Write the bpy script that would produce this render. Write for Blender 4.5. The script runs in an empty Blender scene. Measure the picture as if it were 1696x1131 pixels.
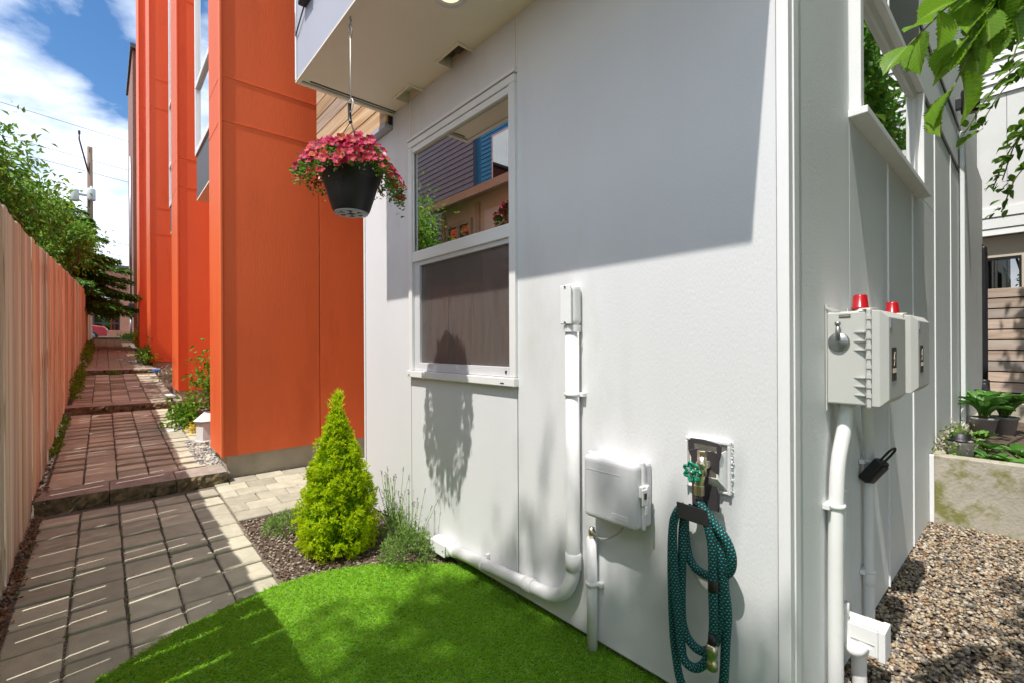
import bpy, bmesh, math, random
import numpy as np
from mathutils import Vector, Matrix, Euler

rnd = random.Random(7)
NP = np.random.RandomState(11)
SC = bpy.context.scene
COL = SC.collection
R = math.radians

# ------------------------------------------------------------------ camera
CAM_H = 1.28
cam_d = bpy.data.cameras.new('camera')
cam = bpy.data.objects.new('camera', cam_d)
COL.objects.link(cam)
SC.camera = cam
yaw = math.atan2(676, 768)                       # view turns this far to the right of the alley axis (+Y)
cam.matrix_world = (Matrix.Translation((0, 0, CAM_H)) @ Matrix.Rotation(-yaw, 4, 'Z')
                    @ Matrix.Rotation(R(90), 4, 'X') @ Matrix.Rotation(-0.005, 4, 'Z'))
cam_d.sensor_width = 36
cam_d.lens = 768 / 1696 * 36
cam_d.shift_y = 5.5 / 1696
cam_d.clip_start = 0.05
cam_d.clip_end = 2000

# ------------------------------------------------------------------ light
SUN_DIR = Vector((0.672, 0.104, -1.348)).normalized()    # direction the sunlight travels
sun_d = bpy.data.lights.new('sun', 'SUN')
sun_d.energy = 2.65
sun_d.angle = R(0.5)
sun_d.color = (1.0, 0.955, 0.89)
sun = bpy.data.objects.new('sun', sun_d)
sun.rotation_euler = SUN_DIR.to_track_quat('-Z', 'Y').to_euler()
sun.location = (-6, -1, 12)
COL.objects.link(sun)

world = bpy.data.worlds.new('World')
SC.world = world
world.use_nodes = True
wn, wl = world.node_tree.nodes, world.node_tree.links
wn.clear()
w_out = wn.new('ShaderNodeOutputWorld')
w_bg = wn.new('ShaderNodeBackground')
w_sky = wn.new('ShaderNodeTexSky')
w_sky.sky_type = 'NISHITA'
w_sky.sun_disc = False
w_sky.sun_elevation = math.asin(-SUN_DIR.z)
w_sky.sun_rotation = math.atan2(-SUN_DIR.x, -SUN_DIR.y)
w_sky.air_density = 1.0
w_sky.dust_density = 0.2
w_sky.ozone_density = 3.0
w_tc = wn.new('ShaderNodeTexCoord')
w_map = wn.new('ShaderNodeMapping')
w_map.inputs['Location'].default_value = (2.11, 8.96, 1.41)
w_map.inputs['Scale'].default_value = (1.0, 1.0, 1.7)
w_n = wn.new('ShaderNodeTexNoise')
w_n.inputs['Scale'].default_value = 1.9
w_n.inputs['Detail'].default_value = 8
w_n.inputs['Roughness'].default_value = 0.56
w_n.inputs['Distortion'].default_value = 0.25
w_r = wn.new('ShaderNodeValToRGB')
w_r.color_ramp.elements[0].position = 0.40
w_r.color_ramp.elements[1].position = 0.57
w_mix = wn.new('ShaderNodeMix')
w_mix.data_type = 'RGBA'
w_mix.inputs[7].default_value = (6.3, 6.45, 6.7, 1)       # sunlit cloud
wl.new(w_tc.outputs['Generated'], w_map.inputs[0])
wl.new(w_map.outputs[0], w_n.inputs['Vector'])
wl.new(w_n.outputs['Fac'], w_r.inputs[0])
wl.new(w_r.outputs[0], w_mix.inputs[0])
w_n2 = wn.new('ShaderNodeTexNoise')                  # grey and bright parts of the clouds
w_n2.inputs['Scale'].default_value = 4.5
w_n2.inputs['Detail'].default_value = 7
wl.new(w_map.outputs[0], w_n2.inputs['Vector'])
w_r2 = wn.new('ShaderNodeValToRGB')
w_r2.color_ramp.elements[0].position = 0.36
w_r2.color_ramp.elements[1].position = 0.62
w_r2.color_ramp.elements[0].color = (0.60, 0.64, 0.72, 1)
w_r2.color_ramp.elements[1].color = (1.0, 1.0, 1.0, 1)
wl.new(w_n2.outputs['Fac'], w_r2.inputs[0])
w_ml = wn.new('ShaderNodeVectorMath'); w_ml.operation = 'MULTIPLY'
w_ml.inputs[1].default_value = (8.0, 8.05, 8.15)
wl.new(w_r2.outputs[0], w_ml.inputs[0])
wl.new(w_ml.outputs[0], w_mix.inputs[7])
w_hs = wn.new('ShaderNodeHueSaturation')          # deeper blue between the clouds
w_hs.inputs['Saturation'].default_value = 1.2
w_hs.inputs['Value'].default_value = 0.6
wl.new(w_sky.outputs[0], w_hs.inputs['Color'])
wl.new(w_hs.outputs[0], w_mix.inputs[6])
wl.new(w_mix.outputs[2], w_bg.inputs[0])
w_bg.inputs[1].default_value = 0.13
wl.new(w_bg.outputs[0], w_out.inputs[0])

SC.view_settings.view_transform = 'Standard'
SC.view_settings.look = 'None'
SC.view_settings.exposure = 1.12
SC.view_settings.gamma = 1
SC.view_settings.use_curve_mapping = False

# ------------------------------------------------------------------ materials
def new_mat(name):
    m = bpy.data.materials.new(name)
    m.use_nodes = True
    nt = m.node_tree
    return m, nt, nt.nodes, nt.links, nt.nodes['Principled BSDF']

def mat(name, col, rough=0.6, var=0.12, scale=6.0, bump=0.0, bscale=60.0, metal=0.0, spec=0.5, stain=None,
        stain_scale=2.0, stain_pos=0.55, stretch=None, objvar=0.0, island=0.0, coat=0.0, detail=5.0):
    """base colour with noise variation, optional stain colour, fine bump, per-object / per-island variation"""
    m, nt, n, l, b = new_mat(name)
    tc = n.new('ShaderNodeTexCoord')
    src = tc.outputs['Object']
    if stretch:
        mp = n.new('ShaderNodeMapping')
        mp.inputs['Scale'].default_value = stretch
        l.new(src, mp.inputs[0])
        src = mp.outputs[0]
    if objvar:
        oi = n.new('ShaderNodeObjectInfo')
        ad = n.new('ShaderNodeVectorMath'); ad.operation = 'ADD'
        sc_ = n.new('ShaderNodeVectorMath'); sc_.operation = 'SCALE'
        sc_.inputs[3].default_value = 37.0
        cb = n.new('ShaderNodeCombineXYZ')
        for k in range(3):
            l.new(oi.outputs['Random'], cb.inputs[k])
        l.new(cb.outputs[0], sc_.inputs[0])
        l.new(src, ad.inputs[0]); l.new(sc_.outputs[0], ad.inputs[1])
        src = ad.outputs[0]
    nz = n.new('ShaderNodeTexNoise')
    nz.inputs['Scale'].default_value = scale
    nz.inputs['Detail'].default_value = detail
    nz.inputs['Roughness'].default_value = 0.6
    l.new(src, nz.inputs['Vector'])
    rp = n.new('ShaderNodeValToRGB')
    c = Vector(col)
    lo = [max(0, x * (1 - var)) for x in c]; hi = [min(1, x * (1 + var)) for x in c]
    rp.color_ramp.elements[0].position = 0.3
    rp.color_ramp.elements[1].position = 0.7
    rp.color_ramp.elements[0].color = (*lo, 1)
    rp.color_ramp.elements[1].color = (*hi, 1)
    l.new(nz.outputs['Fac'], rp.inputs[0])
    out = rp.outputs[0]
    if stain:
        n2 = n.new('ShaderNodeTexNoise')
        n2.inputs['Scale'].default_value = stain_scale
        n2.inputs['Detail'].default_value = 7
        n2.inputs['Roughness'].default_value = 0.65
        l.new(src, n2.inputs['Vector'])
        r2 = n.new('ShaderNodeValToRGB')
        r2.color_ramp.elements[0].position = stain_pos
        r2.color_ramp.elements[1].position = stain_pos + 0.14
        l.new(n2.outputs['Fac'], r2.inputs[0])
        mx = n.new('ShaderNodeMix'); mx.data_type = 'RGBA'
        l.new(r2.outputs[0], mx.inputs[0]); l.new(out, mx.inputs[6])
        mx.inputs[7].default_value = (*stain, 1)
        out = mx.outputs[2]
    rs = None
    if objvar:
        rs, amt = oi.outputs['Random'], objvar
    elif island:
        ge = n.new('ShaderNodeNewGeometry')
        rs, amt = ge.outputs['Random Per Island'], island
    if rs is not None:
        hs = n.new('ShaderNodeHueSaturation')
        mr = n.new('ShaderNodeMapRange')
        mr.inputs[3].default_value = 1 - amt; mr.inputs[4].default_value = 1 + amt
        l.new(rs, mr.inputs[0]); l.new(mr.outputs[0], hs.inputs['Value'])
        l.new(out, hs.inputs['Color'])
        out = hs.outputs[0]
    l.new(out, b.inputs['Base Color'])
    b.inputs['Roughness'].default_value = rough
    b.inputs['Metallic'].default_value = metal
    b.inputs['Specular IOR Level'].default_value = spec
    if coat:
        b.inputs['Coat Weight'].default_value = coat
    if bump:
        nb = n.new('ShaderNodeTexNoise')
        nb.inputs['Scale'].default_value = bscale
        nb.inputs['Detail'].default_value = 4
        l.new(src, nb.inputs['Vector'])
        bp = n.new('ShaderNodeBump')
        bp.inputs['Strength'].default_value = bump
        bp.inputs['Distance'].default_value = 0.01
        l.new(nb.outputs['Fac'], bp.inputs['Height'])
        l.new(bp.outputs[0], b.inputs['Normal'])
    return m

def leaf_mat(name, cols, trans=0.45, rough=0.5, obj=False, veins=False):
    """foliage: colour picked per leaf, partly translucent"""
    m, nt, n, l, b = new_mat(name)
    if obj:
        g = n.new('ShaderNodeObjectInfo'); s = g.outputs['Random']
    else:
        g = n.new('ShaderNodeNewGeometry'); s = g.outputs['Random Per Island']
    rp = n.new('ShaderNodeValToRGB')
    el = rp.color_ramp.elements
    while len(el) < len(cols):
        el.new(0.5)
    for i, c in enumerate(cols):
        el[i].position = i / max(1, len(cols) - 1)
        el[i].color = (*c, 1)
    l.new(s, rp.inputs[0])
    col = rp.outputs[0]
    if veins:
        tc = n.new('ShaderNodeTexCoord')
        nz = n.new('ShaderNodeTexNoise'); nz.inputs['Scale'].default_value = 55; nz.inputs['Detail'].default_value = 4
        l.new(tc.outputs['Object'], nz.inputs['Vector'])
        mr = n.new('ShaderNodeMapRange'); mr.inputs[3].default_value = 0.75; mr.inputs[4].default_value = 1.25
        l.new(nz.outputs['Fac'], mr.inputs[0])
        hs = n.new('ShaderNodeHueSaturation'); l.new(mr.outputs[0], hs.inputs['Value']); l.new(col, hs.inputs['Color'])
        col = hs.outputs[0]
        # midrib and side veins, drawn from the leaf's own length and width
        sp = n.new('ShaderNodeSeparateXYZ'); l.new(tc.outputs['Object'], sp.inputs[0])
        def mth(op, a, b_=None):
            q = n.new('ShaderNodeMath'); q.operation = op
            for i_, v_ in enumerate((a, b_)):
                if v_ is None: continue
                if isinstance(v_, (int, float)): q.inputs[i_].default_value = v_
                else: l.new(v_, q.inputs[i_])
            return q.outputs[0]
        ay = mth('ABSOLUTE', sp.outputs['Y'])
        ph = mth('MULTIPLY', mth('SUBTRACT', sp.outputs['X'], mth('MULTIPLY', ay, 0.75)), 11.0 * 2 * math.pi)
        side = mth('POWER', mth('MULTIPLY', mth('ADD', mth('COSINE', ph), 1.0), 0.5), 14.0)
        rib = mth('LESS_THAN', ay, 0.012)
        vn = mth('MAXIMUM', mth('MULTIPLY', side, 0.5), rib)
        mv = n.new('ShaderNodeMix'); mv.data_type = 'RGBA'
        l.new(vn, mv.inputs[0]); l.new(col, mv.inputs[6]); mv.inputs[7].default_value = (0.30, 0.42, 0.07, 1)
        col = mv.outputs[2]
    l.new(col, b.inputs['Base Color'])
    b.inputs['Roughness'].default_value = rough
    b.inputs['Specular IOR Level'].default_value = 0.35
    tr = n.new('ShaderNodeBsdfTranslucent')
    l.new(col, tr.inputs['Color'])
    mx = n.new('ShaderNodeMixShader'); mx.inputs[0].default_value = trans
    l.new(b.outputs[0], mx.inputs[1]); l.new(tr.outputs[0], mx.inputs[2])
    l.new(mx.outputs[0], n['Material Output'].inputs[0])
    return m

def island_mat(name, cols, rough=0.8, bump=0.3, bscale=120, obj=False):
    """pebbles and the like: every stone takes its own colour from a ramp"""
    m, nt, n, l, b = new_mat(name)
    g = n.new('ShaderNodeObjectInfo' if obj else 'ShaderNodeNewGeometry')
    rp = n.new('ShaderNodeValToRGB')
    rp.color_ramp.interpolation = 'CONSTANT'
    el = rp.color_ramp.elements
    while len(el) < len(cols):
        el.new(0.5)
    for i, c in enumerate(cols):
        el[i].position = i / len(cols)
        el[i].color = (*c, 1)
    l.new(g.outputs['Random' if obj else 'Random Per Island'], rp.inputs[0])
    tc = n.new('ShaderNodeTexCoord')
    nz = n.new('ShaderNodeTexNoise'); nz.inputs['Scale'].default_value = bscale; nz.inputs['Detail'].default_value = 3
    l.new(tc.outputs['Object'], nz.inputs['Vector'])
    mr = n.new('ShaderNodeMapRange'); mr.inputs[3].default_value = 0.8; mr.inputs[4].default_value = 1.2
    l.new(nz.outputs['Fac'], mr.inputs[0])
    hs = n.new('ShaderNodeHueSaturation'); l.new(mr.outputs[0], hs.inputs['Value']); l.new(rp.outputs[0], hs.inputs['Color'])
    l.new(hs.outputs[0], b.inputs['Base Color'])
    b.inputs['Roughness'].default_value = rough
    return m

def wood_mat(name, cols, grain_axis='Z', rough=0.75, obj=True, freq=26.0, var=(0.72, 1.25)):
    """timber: streaky grain along one axis, knots, and a tone of its own for every board"""
    m, nt, n, l, b = new_mat(name)
    tc = n.new('ShaderNodeTexCoord')
    oi = n.new('ShaderNodeObjectInfo')
    mp = n.new('ShaderNodeMapping')
    s = [freq, freq, freq]; s['XYZ'.index(grain_axis)] = 1.1
    mp.inputs['Scale'].default_value = s
    cb = n.new('ShaderNodeCombineXYZ')
    ml = n.new('ShaderNodeMath'); ml.operation = 'MULTIPLY'; ml.inputs[1].default_value = 91.0
    l.new(oi.outputs['Random'], ml.inputs[0])
    for k in range(3):
        l.new(ml.outputs[0], cb.inputs[k])
    l.new(tc.outputs['Object'], mp.inputs[0])
    ad = n.new('ShaderNodeVectorMath'); ad.operation = 'ADD'
    l.new(mp.outputs[0], ad.inputs[0]); l.new(cb.outputs[0], ad.inputs[1])
    nz = n.new('ShaderNodeTexNoise'); nz.inputs['Scale'].default_value = 1.0; nz.inputs['Detail'].default_value = 6
    nz.inputs['Roughness'].default_value = 0.62; nz.inputs['Distortion'].default_value = 0.8
    l.new(ad.outputs[0], nz.inputs['Vector'])
    rp = n.new('ShaderNodeValToRGB')
    el = rp.color_ramp.elements
    while len(el) < len(cols):
        el.new(0.5)
    for i, c in enumerate(cols):
        el[i].position = 0.28 + 0.44 * i / max(1, len(cols) - 1)
        el[i].color = (*c, 1)
    l.new(nz.outputs['Fac'], rp.inputs[0])
    hs = n.new('ShaderNodeHueSaturation')
    mr = n.new('ShaderNodeMapRange'); mr.inputs[3].default_value = var[0]; mr.inputs[4].default_value = var[1]
    l.new(oi.outputs['Random'], mr.inputs[0]); l.new(mr.outputs[0], hs.inputs['Value'])
    m2 = n.new('ShaderNodeMath'); m2.operation = 'FRACT'
    m3 = n.new('ShaderNodeMath'); m3.operation = 'MULTIPLY'; m3.inputs[1].default_value = 7.31
    l.new(oi.outputs['Random'], m3.inputs[0]); l.new(m3.outputs[0], m2.inputs[0])
    mr2 = n.new('ShaderNodeMapRange'); mr2.inputs[3].default_value = 0.7; mr2.inputs[4].default_value = 1.15
    l.new(m2.outputs[0], mr2.inputs[0]); l.new(mr2.outputs[0], hs.inputs['Saturation'])
    l.new(rp.outputs[0], hs.inputs['Color'])
    l.new(hs.outputs[0], b.inputs['Base Color'])
    b.inputs['Roughness'].default_value = rough
    b.inputs['Specular IOR Level'].default_value = 0.25
    bp = n.new('ShaderNodeBump'); bp.inputs['Strength'].default_value = 0.25; bp.inputs['Distance'].default_value = 0.004
    l.new(nz.outputs['Fac'], bp.inputs['Height']); l.new(bp.outputs[0], b.inputs['Normal'])
    return m

def glass_mat(name, gloss=0.30, tint=(0.55, 0.62, 0.6), see=0.5):
    """window pane: Fresnel-weighted mirror over a tinted see-through sheet"""
    m, nt, n, l, b = new_mat(name)
    n.remove(b)
    fr = n.new('ShaderNodeFresnel'); fr.inputs[0].default_value = 1.52
    mr = n.new('ShaderNodeMapRange'); mr.inputs[1].default_value = 0.03; mr.inputs[2].default_value = 0.6
    mr.inputs[3].default_value = gloss; mr.inputs[4].default_value = 1.0
    l.new(fr.outputs[0], mr.inputs[0])
    gl = n.new('ShaderNodeBsdfGlossy'); gl.inputs['Roughness'].default_value = 0.004
    gl.inputs['Color'].default_value = (0.95, 0.97, 0.97, 1)
    tr = n.new('ShaderNodeBsdfTransparent'); tr.inputs[0].default_value = (*tint, 1)
    mx = n.new('ShaderNodeMixShader')
    l.new(mr.outputs[0], mx.inputs[0]); l.new(tr.outputs[0], mx.inputs[1]); l.new(gl.outputs[0], mx.inputs[2])
    l.new(mx.outputs[0], n['Material Output'].inputs[0])
    return m

def screen_mat(name):
    """insect screen, partly see-through, with a wood fence reflection painted in as upright streaks"""
    m, nt, n, l, b = new_mat(name)
    b.inputs['Base Color'].default_value = (0.145, 0.118, 0.108, 1)
    b.inputs['Roughness'].default_value = 0.7
    tc = n.new('ShaderNodeTexCoord')
    nz = n.new('ShaderNodeTexNoise'); nz.inputs['Scale'].default_value = 14; nz.inputs['Detail'].default_value = 5
    mp = n.new('ShaderNodeMapping'); mp.inputs['Scale'].default_value = (1, 4, 0.35)
    l.new(tc.outputs['Object'], mp.inputs[0]); l.new(mp.outputs[0], nz.inputs['Vector'])
    mr = n.new('ShaderNodeMapRange'); mr.inputs[3].default_value = 0.12; mr.inputs[4].default_value = 0.80  # streaky opacity paints in the brown reflection of the wood fence
    l.new(nz.outputs['Fac'], mr.inputs[0])
    tr = n.new('ShaderNodeBsdfTransparent')
    mx = n.new('ShaderNodeMixShader')
    l.new(mr.outputs[0], mx.inputs[0]); l.new(tr.outputs[0], mx.inputs[1]); l.new(b.outputs[0], mx.inputs[2])
    l.new(mx.outputs[0], n['Material Output'].inputs[0])
    return m

def hose_mat(name):
    """braided hose: dark sleeve with rows of teal dashes running round it"""
    m, nt, n, l, b = new_mat(name)
    uv = n.new('ShaderNodeUVMap')
    br = n.new('ShaderNodeTexBrick')
    br.inputs['Color1'].default_value = (0.0, 0.52, 0.44, 1)
    br.inputs['Color2'].default_value = (0.05, 0.70, 0.60, 1)
    br.inputs['Mortar'].default_value = (0.006, 0.035, 0.04, 1)
    br.inputs['Scale'].default_value = 1.0
    br.inputs['Mortar Size'].default_value = 0.25
    br.inputs['Mortar Smooth'].default_value = 0.1
    br.inputs['Brick Width'].default_value = 0.85
    br.inputs['Row Height'].default_value = 0.62
    l.new(uv.outputs[0], br.inputs['Vector'])
    l.new(br.outputs['Color'], b.inputs['Base Color'])
    b.inputs['Roughness'].default_value = 0.7
    bp = n.new('ShaderNodeBump'); bp.inputs['Strength'].default_value = 0.6; bp.inputs['Distance'].default_value = 0.003
    bp.invert = True
    l.new(br.outputs['Fac'], bp.inputs['Height']); l.new(bp.outputs[0], b.inputs['Normal'])
    return m

def flower_mat(name, rim, mid, throat):
    m, nt, n, l, b = new_mat(name)
    tc = n.new('ShaderNodeTexCoord')
    vm = n.new('ShaderNodeVectorMath'); vm.operation = 'LENGTH'
    l.new(tc.outputs['Object'], vm.inputs[0])
    rp = n.new('ShaderNodeValToRGB')
    e = rp.color_ramp.elements
    e[0].position = 0.12; e[0].color = (*throat, 1)
    e[1].position = 0.9; e[1].color = (*rim, 1)
    x = e.new(0.34); x.color = (*mid, 1)
    mr = n.new('ShaderNodeMapRange'); mr.inputs[2].default_value = 0.022
    l.new(vm.outputs['Value'], mr.inputs[0]); l.new(mr.outputs[0], rp.inputs[0])
    l.new(rp.outputs[0], b.inputs['Base Color'])
    b.inputs['Roughness'].default_value = 0.6
    tr = n.new('ShaderNodeBsdfTranslucent'); l.new(rp.outputs[0], tr.inputs[0])
    mx = n.new('ShaderNodeMixShader'); mx.inputs[0].default_value = 0.35
    l.new(b.outputs[0], mx.inputs[1]); l.new(tr.outputs[0], mx.inputs[2])
    l.new(mx.outputs[0], n['Material Output'].inputs[0])
    return m

def emit_mat(name, col, s):
    m, nt, n, l, b = new_mat(name)
    b.inputs['Emission Color'].default_value = (*col, 1)
    b.inputs['Emission Strength'].default_value = s
    b.inputs['Base Color'].default_value = (0.8, 0.8, 0.75, 1)
    return m

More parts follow.
